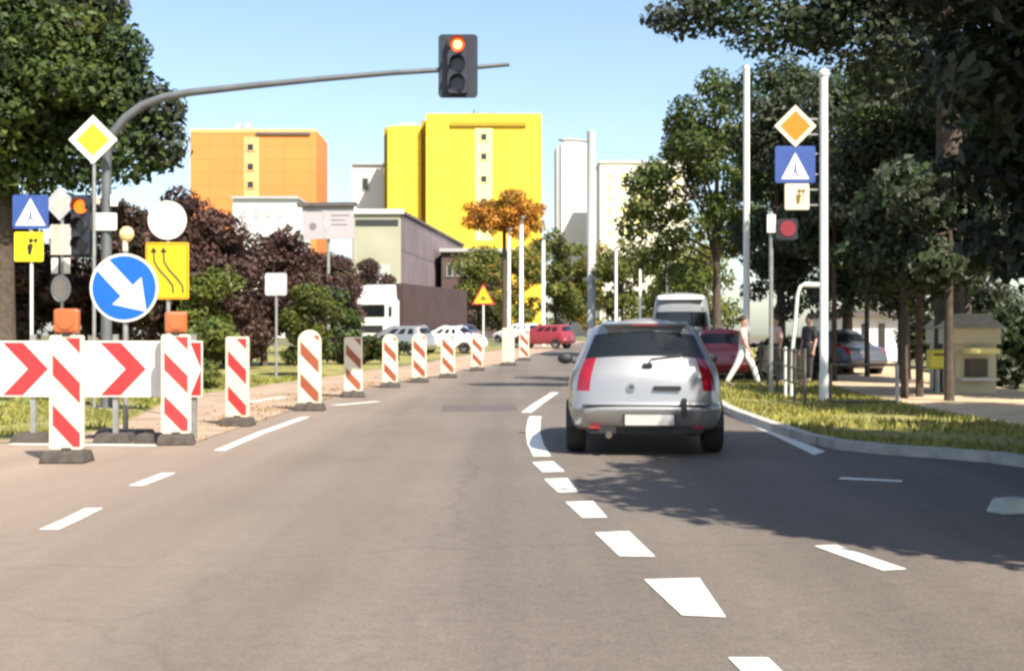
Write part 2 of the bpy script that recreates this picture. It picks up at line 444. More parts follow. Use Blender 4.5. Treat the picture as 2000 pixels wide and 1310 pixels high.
sheet('ground', lambda y: -500, lambda y: 500, [-40, 0, 15, 28] + lin(30, 42, 7) + lin(48, 114, 12) + [116, 160, 300, 600, 1200], 0.0, 'ground', 6)
# right edge of the carriageway (kerb) and left edge, metres
KERB_R = [(5.2, -30), (5.1, 10), (5.02, 11.9), (4.8, 12.5), (4.4, 12.95), (3.95, 13.35), (3.62, 13.95), (3.48, 14.8), (3.46, 17), (3.5, 20), (3.9, 26), (5.0, 34), (7.2, 46), (11, 62), (17, 82), (28, 115)]
kr = interp(KERB_R)
kv = interp([(5.4, -30), (5.0, 4), (4.35, 7.5), (3.75, 10.5)] + [p for p in KERB_R if p[1] > 14])
EDGE_L = [(-3.3, 10)] + [G(430, 880)] + [G(597, 815), G(690, 778), G(765, 757), G(820, 747), G(875, 738), G(932, 724), G(993, 714), G(1024, 704)] + [(6, 95), (12, 115)]
el_ = interp(EDGE_L)
sheet('road', lambda y: -40 if y < 14.75 else el_(y) - 0.55, lambda y: kr(y) + 0.02, [-30, -10, 0, 4, 7.5, 10, 11.9, 12.5, 12.95, 13.35, 13.95, 14.74, 14.76, 17] + lin(19, 45, 27) + lin(48, 115, 24), 0.004, 'asphalt', 10)
sheet('dusty_strip', lambda y: el_(y) - 0.55 - (5.5 if y < 22 else 3.2 if y > 45 else 5.5 - (y - 22) * 0.1), lambda y: el_(y) - 0.56, [14.9, 16, 17, 19] + lin(20, 45, 20) + lin(48, 100, 18), 0.008, 'sand_strip', 8)
sheet('side_road', lambda y: kr(y) + 10.5, lambda y: kr(y) + 16, lin(13, 60, 20), 0.004, 'asphalt', 4)
# raised verge on the right with its kerbstones
sheet('verge', lambda y: kr(y) + 0.17, lambda y: kv(y) + 3.4 + max(0, (13 - y)) * 1.2, [-30, -10, 0, 4, 7.5, 10, 11.9, 12.5, 12.95, 13.35, 13.95, 14.8, 16] + lin(17, 44, 20) + lin(46, 90, 12), 0.10, 'lawn', 8)
sheet('pavement', lambda y: kv(y) + 3.41 + max(0, (13 - y)) * 1.2, lambda y: kv(y) + 7.2, [12, 12.5, 12.95, 13.35, 13.95, 14.8, 16] + lin(17, 44, 20) + lin(46, 70, 9), 0.08, 'tan_paving', 8)
def kerb(name, pts, w, h, side=1):
    mb = MB(); v = []; 
    for x, y in pts:
        z = gz(y)
        for dx, dz in ((0.0, -0.05), (0.015, h), (w, h + 0.004), (w, -0.05)): v.append((x + dx * side, y, z + dz))
    f = [(i * 4 + k, i * 4 + k + 1, i * 4 + 5 + k, i * 4 + 4 + k) for i in range(len(pts) - 1) for k in range(3)]
    f += [(0, 1, 2, 3), tuple(len(v) - 4 + k for k in range(4))]
    return tag(mb.add(v, f).build(name, 'kerb'), kind='structure')
kerb('kerb', [(kr(y) + 0.024, y) for y in [-30, -5, 2, 5, 7.5, 10, 11.9, 12.5, 12.95, 13.35, 13.65, 13.95, 14.4, 14.8, 16] + lin(17, 60, 44)], 0.155, 0.115)
# left island lawn behind the closed lane
ISL = [(-5.6, 15.2), (-5.7, 18), (-6.6, 23), (-6.9, 27), (-6.2, 34), (-5.2, 40), (-4.2, 48), (-2.5, 60), (0.5, 80)]
il = interp(ISL)
sheet('lawn', lambda y: -40, lambda y: il(y), lin(15.2, 45, 22) + lin(47, 80, 14), 0.012, 'lawn', 10)

def mark(pts_px=None, pts=None, w=0.16, name='road_marking', dz=0.009, mat='road_paint'):
    if pts is None: pts = [G(*p) for p in pts_px]
    mb = MB(); v = []
    for i, (x, y) in enumerate(pts):
        a = Vector(pts[max(i - 1, 0)]); b = Vector(pts[min(i + 1, len(pts) - 1)])
        t = (b - a).normalized(); n = Vector((t.y, -t.x))
        for s in (-1, 1): v.append((x + n.x * w / 2 * s, y + n.y * w / 2 * s, gz(y) + dz))
    f = [(2 * i, 2 * i + 1, 2 * i + 3, 2 * i + 2) for i in range(len(pts) - 1)]
    return tag(mb.add(v, f).build(name, mat), kind='structure')
def quad(px4, name='road_marking'):
    v = [G(*p) for p in px4]
    return tag(MB().add([(x, y, gz(y) + 0.009) for x, y in v], [(0, 1, 2, 3)]).build(name, 'road_paint'), kind='structure')
quad([(1422, 1287), (1500, 1287), (1560, 1345), (1478, 1345)])
quad([(1258, 1134), (1366, 1131), (1418, 1208), (1332, 1204)])
quad([(1162, 1042), (1228, 1039), (1280, 1089), (1210, 1088)])
quad([(1105, 982), (1158, 980), (1186, 1012), (1138, 1013)])
quad([(1063, 937), (1108, 935), (1130, 962), (1090, 963)])
quad([(1040, 904), (1080, 902), (1103, 922), (1060, 923)])
mark([(1059, 892), (1046, 868), (1041, 845), (1043, 822), (1046, 814)], w=0.19)
mark([(1028, 806), (1052, 788), (1084, 767)], w=0.17)
mark([(1612, 1067), (1676, 1090), (1748, 1115)], w=0.15)
mark([(1640, 935), (1700, 938), (1762, 941)], w=0.16)
mark([(95, 1036), (138, 1017), (184, 994)], w=0.13)
mark([(265, 950), (330, 925)], w=0.13)
mark([(428, 881), (510, 846), (597, 815)], w=0.13)
mark([(20, 868), (310, 871)], w=0.16)
mark([(488, 786), (556, 776)], w=0.16, dz=0.014)
mark([(652, 793), (738, 785)], w=0.18, dz=0.014)
tag(MB().add([(x, y, 0.0095) for x, y in (G(1425, 812), G(1437, 812), G(1612, 883), G(1590, 890), G(1500, 846))], [(0, 1, 2, 3, 4)]).build('edge_line', 'road_paint'), kind='structure')
# a darker resurfacing patch on the carriageway
tag(MB().add([(x, y, 0.0075) for x, y in ((-1.2, 21.0), (0.1, 21.3), (0.05, 23.2), (-1.3, 22.9))], [(0, 1, 2, 3)]).build('asphalt_patch', M('asphalt_dark', (0.10, 0.08, 0.072), rough=0.8, var=0.15, scale=2, world_co=True).name), kind='structure')

def grass(name, region, n, hmin, hmax, mats, seed):
    rng = np.random.default_rng(seed)
    V, Fs, mi = [], [], []
    for _ in range(n):
        x, y, z = region(rng)
        if math.sin(x * 2.1 + 1.3 * math.sin(y * .9)) + math.sin(y * 1.7 + x) < rng.uniform(-1.6, -.2): continue
        h = rng.uniform(hmin, hmax); a = rng.uniform(0, 6.28); w = 0.012 + 0.0006 * y
        dx, dy = math.cos(a) * w, math.sin(a) * w
        lx, ly = rng.normal(0, 0.35 * h, 2)
        o = len(V)
        V += [(x - dx, y - dy, z), (x + dx, y + dy, z), (x + lx, y + ly, z + h)]
        Fs.append((o, o + 1, o + 2)); mi.append(int(rng.integers(0, len(mats))))
    mb = MB(); mb.v, mb.f, mb.m, mb.smooth = V, Fs, mi, [False] * len(Fs)
    o = mb.build(name, mats, recalc=False)
    return tag(o, None, None, None, 'stuff')
def reg_right(rng):
    y = 5 + 27 * rng.random() ** 1.2
    return kr(y) + 0.2 + (3.0 + max(0, 13 - y) * 0.6) * rng.random(), y, gz(y) + 0.1
def reg_left(rng):
    y = 15.5 + 22 * rng.random()
    return il(y) - 0.05 - 9 * rng.random() ** 1.3, y, gz(y) + 0.012
tag(grass('verge_grass', reg_right, 14000, 0.03, 0.10, ['grass_dry', 'grass_green', 'grass_dry'], 3), 'short dry green grass on the right verge behind the kerb', 'grass')
tag(grass('island_grass', reg_left, 14000, 0.03, 0.11, ['grass_dry', 'grass_green', 'grass_green'], 4), 'short yellowish grass on the island behind the beacon boards', 'grass')
# dropped leaves and grit where the closed lane meets the carriageway
def reg_grit(rng):
    y = 14.9 + 22 * rng.random()
    return el_(y) - 0.45 - abs(rng.normal(0, 0.7)), y, gz(y) + 0.01
tag(grass('grit', reg_grit, 1500, 0.008, 0.03, ['grass_dry', 'leaf_rust'], 9), 'scattered grit and dry leaves beside the closed lane', 'grit')

# ---------------------------------------------------------------- vegetation
def leaves(name, clumps, n, size, mats, parent, seed, flat=0.0, weights=None):
    rng = np.random.default_rng(seed)
    C = np.array([c[:3] for c in clumps], float); S = np.array([c[3:6] for c in clumps], float)
    vol = (S.prod(axis=1)) ** (2 / 3)
    idx = rng.choice(len(clumps), n, p=vol / vol.sum())
    d = rng.normal(size=(n, 3)); d /= np.linalg.norm(d, axis=1)[:, None]
    r = 1 - np.abs(rng.normal(0, 0.26, n)); r = np.clip(r, 0.05, 1.0) * (0.85 + 0.3 * rng.random(n))
    p = C[idx] + d * S[idx] * r[:, None]
    keep = p[:, 2] > 0.05
    p, d = p[keep], d[keep]; n = len(p)
    nrm = d + rng.normal(0, 0.65, (n, 3)); nrm[:, 2] += 0.35 + flat
    nrm /= np.linalg.norm(nrm, axis=1)[:, None]
    a = np.cross(nrm, rng.normal(size=(n, 3))); a /= np.linalg.norm(a, axis=1)[:, None]
    b = np.cross(nrm, a)
    s = size * rng.uniform(0.55, 1.35, n)[:, None]
    fold = nrm * s * 0.18
    V = np.empty((n, 4, 3))
    V[:, 0] = p - a * s; V[:, 1] = p - b * s * 0.55 + fold; V[:, 2] = p + a * s; V[:, 3] = p + b * s * 0.55 + fold
    me = bpy.data.meshes.new(name)
    me.vertices.add(n * 4); me.vertices.foreach_set('co', V.reshape(-1))
    me.loops.add(n * 4); me.loops.foreach_set('vertex_index', np.arange(n * 4, dtype=np.int32))
    me.polygons.add(n)
    me.polygons.foreach_set('loop_start', np.arange(0, n * 4, 4, dtype=np.int32))
    for m in mats: me.materials.append(MATS[m])
    w = np.array(weights or [1] * len(mats), float); w /= w.sum()
    cl = rng.choice(len(mats), len(clumps), p=w)               # whole clumps lean to one tone
    mi = np.where(rng.random(n) < 0.55, cl[idx[keep]], rng.choice(len(mats), n, p=w)).astype(np.int32)
    me.polygons.foreach_set('material_index', mi)
    me.update(calc_edges=True); me.validate()
    o = bpy.data.objects.new(name, me); COL.objects.link(o); o.parent = parent
    return o
def sub_clumps(center, rad, k, size, rng, low=-0.75):
    out = []
    for _ in range(k):
        while True:
            d = rng.normal(size=3); d /= np.linalg.norm(d)
            if d[2] > low: break
        r = rng.uniform(0.45, 0.98)
        q = [center[i] + d[i] * rad[i] * r for i in range(3)]
        s = size * rng.uniform(0.65, 1.3)
        out.append((*q, s * rng.uniform(.9, 1.3), s * rng.uniform(.9, 1.3), s * rng.uniform(.6, .95)))
    return out
def tree(name, label, cat, x, y, cz, rad, k, csize, n, lsize, mats, seed, trunk_r=0.16, group=None, off=(0, 0), extra=None, low=-0.75, weights=None, limbs=9):
    rng = np.random.default_rng(seed)
    g = gz(y)
    t = thing(name, label, cat, (x, y, g), 0, group)
    c = (off[0], off[1], cz - g)
    cl = sub_clumps(c, rad, k, csize, rng, low) + [(a[0] - x, a[1] - y, a[2] - g, a[3], a[4], a[5]) for a in (extra or [])]
    mb = MB()
    top = Vector((c[0] * 0.8, c[1] * 0.8, c[2] + rad[2] * 0.45)); fork = Vector((c[0] * 0.3, c[1] * 0.3, max(0.35, c[2] - rad[2] * 0.75)))
    mb.tube([(0, 0, -0.1), (0.01, 0, 0.15), tuple(fork * 0.5), tuple(fork), tuple((fork + top) / 2 + Vector((rng.normal(0, .1), rng.normal(0, .1), 0))), tuple(top)],
            [trunk_r * 1.5, trunk_r * 1.15, trunk_r, trunk_r * .85, trunk_r * .5, trunk_r * .12], 10)
    order = rng.permutation(len(cl))[:limbs]
    for i in list(order) + list(range(len(cl) - len(extra or []), len(cl))):
        q = Vector(cl[i][:3]); s0 = fork.lerp(top, rng.uniform(0, .6)); mid = s0.lerp(q, 0.5) + Vector((0, 0, 0.08 * (q - s0).length))
        mb.tube([tuple(s0), tuple(mid), tuple(q)], [trunk_r * .42, trunk_r * .25, trunk_r * .07], 6)
    mb.build('trunk', 'bark', t)
    leaves('crown', cl, n, lsize, mats, t, seed + 100, weights=weights)
    return t

# big dark tree at the upper left
tree('broadleaf_tree', 'large dark green tree filling the upper left corner behind the yellow diamond sign', 'tree', X(5, 36), 36, 9.0, (4.1, 3.6, 4.0), 64, 1.05, 70000, 0.125,
     ['leaf_deep', 'leaf_mid', 'leaf_shade', 'leaf_olive'], 11, 0.34, weights=[4, 3, 2, 1.4],
     extra=[(X(325, 36), 35, Z(225, 36), .8, .9, .75), (X(262, 36), 35, Z(115, 36), .75, .9, .75), (X(335, 36), 35, Z(290, 36), .75, .8, .8), (X(250, 36), 35, Z(200, 36), 1.2, 1.0, 1.1), (X(270, 36), 35, Z(300, 36), 1.1, 1.0, 1.0), (X(150, 36), 35.5, Z(300, 36), 1.6, 1.2, 1.3), (X(150, 36), 35.5, Z(40, 36), 1.0, 1.0, 1.0), (X(40, 36), 35.5, Z(320, 36), 1.4, 1.2, 1.2)])
# plum-leaved trees behind the signs
for i, (px, d, top, hw, nm, lb) in enumerate([
        (25, 40, 375, 100, 'plum_tree', 'dark plum leaved tree behind the blue crossing sign at the left edge'),
        (165, 43, 360, 95, 'plum_tree', 'dark plum leaved tree behind the low amber signal head'),
        (300, 41, 366, 95, 'plum_tree', 'dark plum leaved tree behind the white round sign'),
        (415, 43, 388, 90, 'plum_tree', 'dark plum leaved tree just right of the yellow curve board'),
        (515, 46, 428, 85, 'plum_tree', 'low dark brown leaved tree behind the small white square sign'),
        (632, 62, 466, 62, 'plum_tree', 'dark brown leaved tree below the white billboard'),
        (715, 95, 495, 60, 'plum_tree', 'dark brown leaved tree behind the white truck cab'),
        (652, 70, 500, 34, 'plum_tree', 'narrow dark brown leaved tree between the billboard post and the truck cab')]):
    zt = Z(top, d); hw_m = hw / F * d * 1.1
    zc = (zt + gz(d)) / 2 + 0.3
    tree(nm, lb, 'tree', X(px, d), d, zc, (hw_m, 1.6, (zt - gz(d)) / 2 * 0.9), 32, 0.7, 15000, 0.105, ['leaf_plum', 'leaf_plum_light', 'leaf_plum_green'], 21 + i, 0.13, 'plum trees behind the road signs', low=-1.1, weights=[4, 3, 1])
for i, (px, d, top, hw, lb) in enumerate([(405, 30, 500, 46, 'olive green bush right of the yellow curve board'), (605, 38, 535, 56, 'round green bush between the small white square sign and the billboard post')]):
    zt = Z(top, d); h = zt - gz(d)
    tree('bush', lb, 'bush', X(px, d), d, gz(d) + h * .5, (hw / F * d * .85, .7, h * .45), 18, 0.42, 6000, 0.08, ['leaf_olive', 'leaf_mid', 'leaf_olive'], 41 + i, 0.05, 'bushes on the left island', low=-1.1)
tree('bush', 'dark low hedge bush behind the striped boards below the billboard', 'bush', X(690, 48), 48, 0.75, (2.0, .6, .5), 22, 0.36, 3600, 0.12, ['leaf_deep', 'leaf_mid', 'leaf_plum_green'], 44, 0.05, 'bushes on the left island', low=-1.1)
tree('bush', 'scrubby dark green bush left of the white truck cab', 'bush', X(665, 60), 60, 2.0, (.9, .7, 1.4), 14, 0.5, 2600, 0.14, ['leaf_mid', 'leaf_deep', 'leaf_grey'], 45, 0.05, 'bushes on the left island', low=-1.1)
# tree before the yellow block, leaves tinted orange for its bleeding glare
tree('glare_tinted_tree', 'tree with leaves tinted orange by glare from the yellow apartment block behind', 'tree', X(985, 108), 108, Z(425, 108), (3.5, 2.5, 2.5), 34, 0.8, 9000, 0.15, ['leaf_orange', 'leaf_rust', 'leaf_gold'], 51, 0.2, weights=[3, 2, 1])
# green row along the road in the distance
for i, (px, d, top, hw, lb) in enumerate([
        (935, 125, 485, 70, 'olive tree under the orange tree crown, behind the yellow triangle sign'),
        (1010, 120, 470, 55, 'olive tree right behind the two pale posts left of the silver car'),
        (1085, 125, 440, 60, 'olive green tree below the white tower'),
        (1150, 130, 468, 55, 'yellow green tree at the foot of the tall grey lamp mast'),
        (1215, 118, 462, 60, 'olive tree left of the leafy tree over the grey van'),
        (1285, 105, 455, 60, 'bushy green tree behind the roof of the grey van'),
        (1360, 90, 470, 75, 'dark green tree behind the grey van on its right')]):
    zt = Z(top, d); h = zt - gz(d)
    tree('roadside_tree', lb, 'tree', X(px, d), d, gz(d) + h * .52, (hw / F * d, 2.2, h * .46), 24, 1.15, 6000, 0.20, ['leaf_olive', 'leaf_light', 'leaf_gold' if i in (1, 3) else 'leaf_olive'], 61 + i, 0.18, 'trees lining the road in the distance', low=-1.1)
# leafy tree with gaps right of centre
tree('leafy_tree', 'loose leaved tree with sky gaps on its left, behind the first tall white pole', 'tree', X(1400, 55), 55, Z(365, 55), (3.8, 2.6, 5.4), 64, 0.66, 24000, 0.12, ['leaf_deep', 'leaf_mid', 'leaf_olive', 'leaf_olive'], 81, 0.2,
     extra=[(X(px, 55), 55, Z(py, 55), .9, .8, .75) for px, py in ((1395, 165), (1345, 215), (1430, 190), (1352, 265), (1262, 400), (1240, 440), (1290, 335), (1310, 470), (1265, 500), (1400, 240), (1330, 540))])
for i, (px, d, top, bot, hw, lb) in enumerate([
        (1525, 42, 90, 665, 95, 'tall dense dark tree behind the orange diamond sign'),
        (1655, 39, 110, 650, 95, 'tall dense tree right of the second tall white pole'),
        (1765, 34, 60, 650, 100, 'dark dense tree left of the near shaded tree'),
        (1885, 31, 40, 620, 100, 'dark dense tree behind the near shaded tree at the right')]):
    zt, zb = Z(top, d), Z(bot, d)
    tree('park_tree', lb, 'tree', X(px, d), d, (zt + zb) / 2, (hw / F * d, 1.9, (zt - zb) / 2 * .95), 56, 0.7, 24000, 0.10, ['leaf_deep', 'leaf_shade_mid', 'leaf_grey', 'leaf_mid'], 91 + i, 0.17, 'dense trees in the park on the right', low=-1.1, weights=[3, 3, 2, 1], extra=[(X(px + k, d), d, Z(top + 60 + abs(k) * .6, d), 1.0, .8, .9) for k in (-45, 0, 50)])
for i, (px, d, lb) in enumerate([(1629, 33, 'slim dark trunked tree just right of the second tall white pole'), (1693, 36, 'slim dark trunked tree above the parked grey car'), (1766, 24, 'thin bare trunked young tree right of the brown tube barrier'), (1795, 24.5, 'thin bare trunked young tree left of the yellow post box'), (1853, 23, 'thicker bare trunked tree between the yellow post box and the kiosk')]):
    tree('slim_tree', lb, 'tree', X(px, d), d, Z(440, d), (1.3, 1.2, 1.2), 14, 0.5, 5000, 0.095, ['leaf_deep', 'leaf_shade_mid', 'leaf_grey'], 101 + i, 0.07 if i < 4 else .085, 'slim trees on the pavement', low=-.9, limbs=5)
for i, (px, d, top, hw, lb) in enumerate([(1540, 34, 668, 55, 'low dark bush behind the people and the railing'), (1835, 44, 560, 75, 'tall dark bush behind the yellow post box'), (1960, 40, 545, 80, 'tall dark bush behind the cream kiosk'), (1985, 30, 600, 62, 'dark bush at the right edge beside the cream kiosk')]):
    zt = Z(top, d); h = zt - .05
    tree('park_bush', lb, 'bush', X(px, d), d, .05 + h * .5, (hw / F * d, .8, h * .46), 24, 0.4 if i == 0 else .6, 5000, 0.11, ['leaf_shade_mid', 'leaf_deep', 'leaf_grey'], 111 + i, 0.05, 'bushes in the park on the right', low=-1.1)
# overhanging tree, upper right
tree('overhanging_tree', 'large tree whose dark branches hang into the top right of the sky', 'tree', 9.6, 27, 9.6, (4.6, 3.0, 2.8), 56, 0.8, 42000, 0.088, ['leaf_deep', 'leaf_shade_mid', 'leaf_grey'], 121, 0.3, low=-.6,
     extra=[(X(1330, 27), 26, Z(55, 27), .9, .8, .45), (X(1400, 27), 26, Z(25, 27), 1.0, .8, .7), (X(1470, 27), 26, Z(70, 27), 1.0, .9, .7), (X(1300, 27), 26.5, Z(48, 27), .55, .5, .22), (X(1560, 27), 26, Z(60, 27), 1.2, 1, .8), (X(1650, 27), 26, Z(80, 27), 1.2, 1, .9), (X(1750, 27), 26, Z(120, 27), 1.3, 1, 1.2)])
# near shaded tree on the right edge, and unseen trees added outside the frame to cast more shade
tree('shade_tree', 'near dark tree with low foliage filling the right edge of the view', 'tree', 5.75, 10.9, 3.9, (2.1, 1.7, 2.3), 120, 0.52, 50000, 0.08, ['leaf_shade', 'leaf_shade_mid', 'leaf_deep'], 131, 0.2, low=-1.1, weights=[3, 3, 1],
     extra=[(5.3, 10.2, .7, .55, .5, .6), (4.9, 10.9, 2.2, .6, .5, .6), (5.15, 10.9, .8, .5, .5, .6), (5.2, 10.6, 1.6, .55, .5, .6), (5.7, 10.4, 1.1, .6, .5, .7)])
tree('shade_tree', 'unseen second tree added just outside the right edge to shade the verge', 'tree', 6.9, 8.7, 4.6, (2.2, 2.0, 3.0), 100, 0.75, 60000, 0.13, ['leaf_shade', 'leaf_shade_mid', 'leaf_deep'], 133, 0.22, low=-1.1)
tree('shade_tree', 'unseen tall tree added just outside the right edge to shade the road', 'tree', 6.5, 6.3, 4.4, (2.4, 2.1, 3.0), 100, 0.8, 60000, 0.13, ['leaf_shade', 'leaf_shade_mid', 'leaf_deep'], 132, 0.24, low=-1.1)

for i, (x, y, lb) in enumerate([(9.4, -3.0, 'unseen tall tree added behind the camera on the right to block skylight'), (10.2, 8.5, 'unseen tall tree added well outside the right edge to block skylight'), (11.5, 14.5, 'unseen tall tree added outside the right edge before the kiosk to block skylight')]):
    tree('unseen_shade_tree', lb, 'tree', x, y, 6.0, (2.6, 2.6, 4.2), 60, 0.9, 14000, 0.17, ['leaf_deep', 'leaf_shade_mid', 'leaf_mid'], 151 + i, 0.25, 'unseen trees added outside the right edge to deepen the shade', low=-1.1)  # unseen trees added to block skylight and deepen the shade on the road
tree('park_tree', 'unseen dense tree added outside the right edge to shade the cream kiosk', 'tree', 12.6, 22.6, 5.2, (2.2, 2.2, 2.6), 50, 0.75, 12000, 0.14, ['leaf_deep', 'leaf_shade_mid', 'leaf_mid'], 141, 0.2, 'dense trees in the park on the right', low=-1.1)  # unseen tree added to put the kiosk in shade
# ---------------------------------------------------------------- buildings
def building(name, label, cat='building'): return thing(name, label, cat)
DB = 250.0
b = building('apartment_block', 'bright yellow tall apartment block with one column of small windows')
def bx(px0, px1, py0, d0, d1, mat, nm, parent, py1=None, mats=None):
    z0 = -0.5 if py1 is None else Z(py1, d0)
    return MB().box(X(px0, d0), X(px1, d0), d0, d1, z0, Z(py0, d0)).build(nm, mat, parent)
w = bx(832, 1058, 222, DB, DB + 16, 'yellow_wall', 'wall', b)
bx(757, 822, 246, DB + 3, DB + 16, 'yellow_wall', 'side_wing', b)
bx(822.5, 831.5, 236, DB + 4.5, DB + 15, 'yellow_recess', 'stair_recess', b)  # set-back slab in darkened wall yellow, shade put into its colour
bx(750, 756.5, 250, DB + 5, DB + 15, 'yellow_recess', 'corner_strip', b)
bx(928, 962, 250, DB - 0.12, DB - 0.003, 'pale_yellow_wall', 'window_strip', b, py1=470)
for py in (268, 306, 350, 394, 436):
    f = MB().box(X(937, DB), X(953, DB), DB - 0.28, DB - 0.125, Z(py + 8, DB), Z(py - 8, DB)).build('window', 'pale_yellow_wall', b)
    MB().box(X(939.5, DB), X(950.5, DB), DB - 0.31, DB - 0.283, Z(py + 6, DB), Z(py - 6, DB)).build('pane', 'window_dark', f)
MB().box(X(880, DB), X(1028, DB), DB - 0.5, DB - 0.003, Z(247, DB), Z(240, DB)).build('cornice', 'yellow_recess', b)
m = MB()
for px, w_ in ((918, 9), (930, 6), (948, 10), (960, 7)): m.box(X(px, DB), X(px + w_, DB), DB + 4, DB + 7, Z(222, DB) - .05, Z(214, DB))
m.tube([(X(925, DB), DB + 5, Z(222, DB)), (X(925, DB), DB + 5, Z(206, DB))], 0.12)
m.build('roof_vents', 'roof_dark', b)
bx(780, 815, 240, DB + 6, DB + 12, 'grey_wall', 'roof_house', b, py1=247)

DO = 265.0
b = building('apartment_block', 'orange apartment block behind the big left tree with three small dark windows')
bx(372, 618, 258, DO, DO + 16, 'orange_wall', 'wall', b)
bx(476, 506, 268, DO - 0.12, DO - 0.003, 'pale_orange_wall', 'window_strip', b, py1=385)
for py in (288, 326, 361):
    f = MB().box(X(481, DO), X(498, DO), DO - 0.28, DO - 0.125, Z(py + 8, DO), Z(py - 8, DO)).build('window', 'pale_orange_wall', b)
    MB().box(X(484, DO), X(495, DO), DO - 0.31, DO - 0.283, Z(py + 6, DO), Z(py - 6, DO)).build('pane', 'window_dark', f)
bx(372, 616, 252, DO + 0.6, DO + 15, 'pale_orange_wall', 'parapet', b, py1=258.5)
MB().box(X(500, DO), X(606, DO), DO - 0.4, DO + 0.5, Z(264, DO), Z(258.8, DO)).build('cornice', 'roof_dark', b)
m = MB()
for px in (454, 473): m.box(X(px, DO), X(px + 10, DO), DO + 3, DO + 5, Z(253, DO), Z(236, DO))
m.build('roof_vents', 'grey_wall', b)
b = building('low_building', 'low white building at the foot of the orange block')
bx(455, 580, 388, 150, 160, 'white_wall', 'wall', b)
bx(452, 582, 383, 149.6, 160.4, 'grey_wall', 'roof', b, py1=388)
for k in range(4): MB().box(X(470 + 24 * k, 150), X(482 + 24 * k, 150), 149.92, 149.997, Z(425, 150), Z(408, 150)).build('window', 'grey_wall', b)
b = building('apartment_block', 'white block sliver with one dark window left of the yellow apartment block')
bx(688, 748, 322, 270, 280, 'white_wall', 'wall', b)
f = MB().box(X(706, 270), X(721, 270), 269.85, 269.997, Z(374, 270), Z(346, 270)).build('window', 'grey_wall', b)
MB().box(X(708.5, 270), X(718.5, 270), 269.8, 269.847, Z(371, 270), Z(349, 270)).build('pane', 'window_dark', f)
bx(686, 750, 319, 269.5, 280.5, 'grey_wall', 'roof_slab', b, py1=322)
b = building('white_tower', 'narrow white tower block with grey corner strip right of the yellow block')
bx(1096, 1146, 280, 300, 312, 'white_wall', 'wall', b)
bx(1086, 1095.8, 284, 300.5, 312, 'grey_wall', 'corner_strip', b)
bx(1100, 1140, 273, 303, 309, 'grey_wall', 'roof_house', b, py1=280)
b = building('apartment_block', 'pale cream block behind the loose leaved tree')
bx(1172, 1345, 318, 280, 292, 'pale_block_wall', 'wall', b)
bx(1170, 1347, 314, 279.6, 292.4, 'white_wall', 'parapet', b, py1=318)
for r_ in range(6):
    for c_ in range(6): MB().box(X(1186 + 26 * c_, 280), X(1198 + 26 * c_, 280), 279.92, 279.997, Z(350 + 22 * r_, 280), Z(339 + 22 * r_, 280)).build('window', 'pale_yellow_wall', b)
# shop building with pale end wall and dim side wall, behind the truck
b = building('shop_building', 'flat roofed building with pale end wall and lilac brown side wall above the truck')
x0, x1 = X(690, 120), X(783, 120); xe = X(905, 165); zt = Z(418, 120); zb = 0.6
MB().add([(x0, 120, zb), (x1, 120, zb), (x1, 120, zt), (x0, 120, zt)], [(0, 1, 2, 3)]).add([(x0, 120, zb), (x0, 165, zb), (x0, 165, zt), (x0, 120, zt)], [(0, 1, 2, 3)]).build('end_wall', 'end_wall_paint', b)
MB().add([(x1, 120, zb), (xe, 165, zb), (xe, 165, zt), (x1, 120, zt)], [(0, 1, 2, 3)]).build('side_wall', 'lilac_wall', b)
MB().prism([(x0 - .3, zt + .004), (x1 + .3, zt + .004), (x1 + .3, zt + .45), (x0 - .3, zt + .45)], 119.7, 120.3).build('fascia', 'white_wall', b)
MB().add([(x0 - .2, 120.31, zt + .1), (x1 + .2, 120.31, zt + .1), (xe + .2, 165, zt + .1), (x0 - .2, 165, zt + .1), (x0 - .2, 120.31, zt + .4), (x1 + .2, 120.31, zt + .4), (xe + .2, 165, zt + .4), (x0 - .2, 165, zt + .4)],
         [(0, 1, 2, 3), (4, 5, 6, 7), (0, 1, 5, 4), (1, 2, 6, 5), (2, 3, 7, 6), (3, 0, 4, 7)]).build('roof', 'roof_dark', b)
MB().box(x0 + .25, x1 - .25, 119.9, 119.996, zt - 1.1, zt - .55).build('window_band', 'window_dark', b)
MB().box(x0 + 2.3, x0 + 3.6, 119.9, 119.996, zb + 5, zb + 7.6).build('door_panel', 'grey_wall', b)
b = building('brown_hall', 'long low brown hall with pale roof edge behind the yellow triangle sign')
bx(862, 1000, 492, 140, 152, 'brown_wall', 'wall', b)
bx(858, 1004, 485, 139.5, 152.5, 'grey_wall', 'roof_edge', b, py1=491.8)
for k in range(5):
    f = MB().box(X(872 + 20 * k, 140), X(885 + 20 * k, 140), 139.9, 139.997, Z(540, 140), Z(515, 140)).build('window', 'grey_wall', b)
    MB().box(X(874 + 20 * k, 140), X(883 + 20 * k, 140), 139.86, 139.897, Z(538, 140), Z(517, 140)).build('pane', 'window_dark', f)
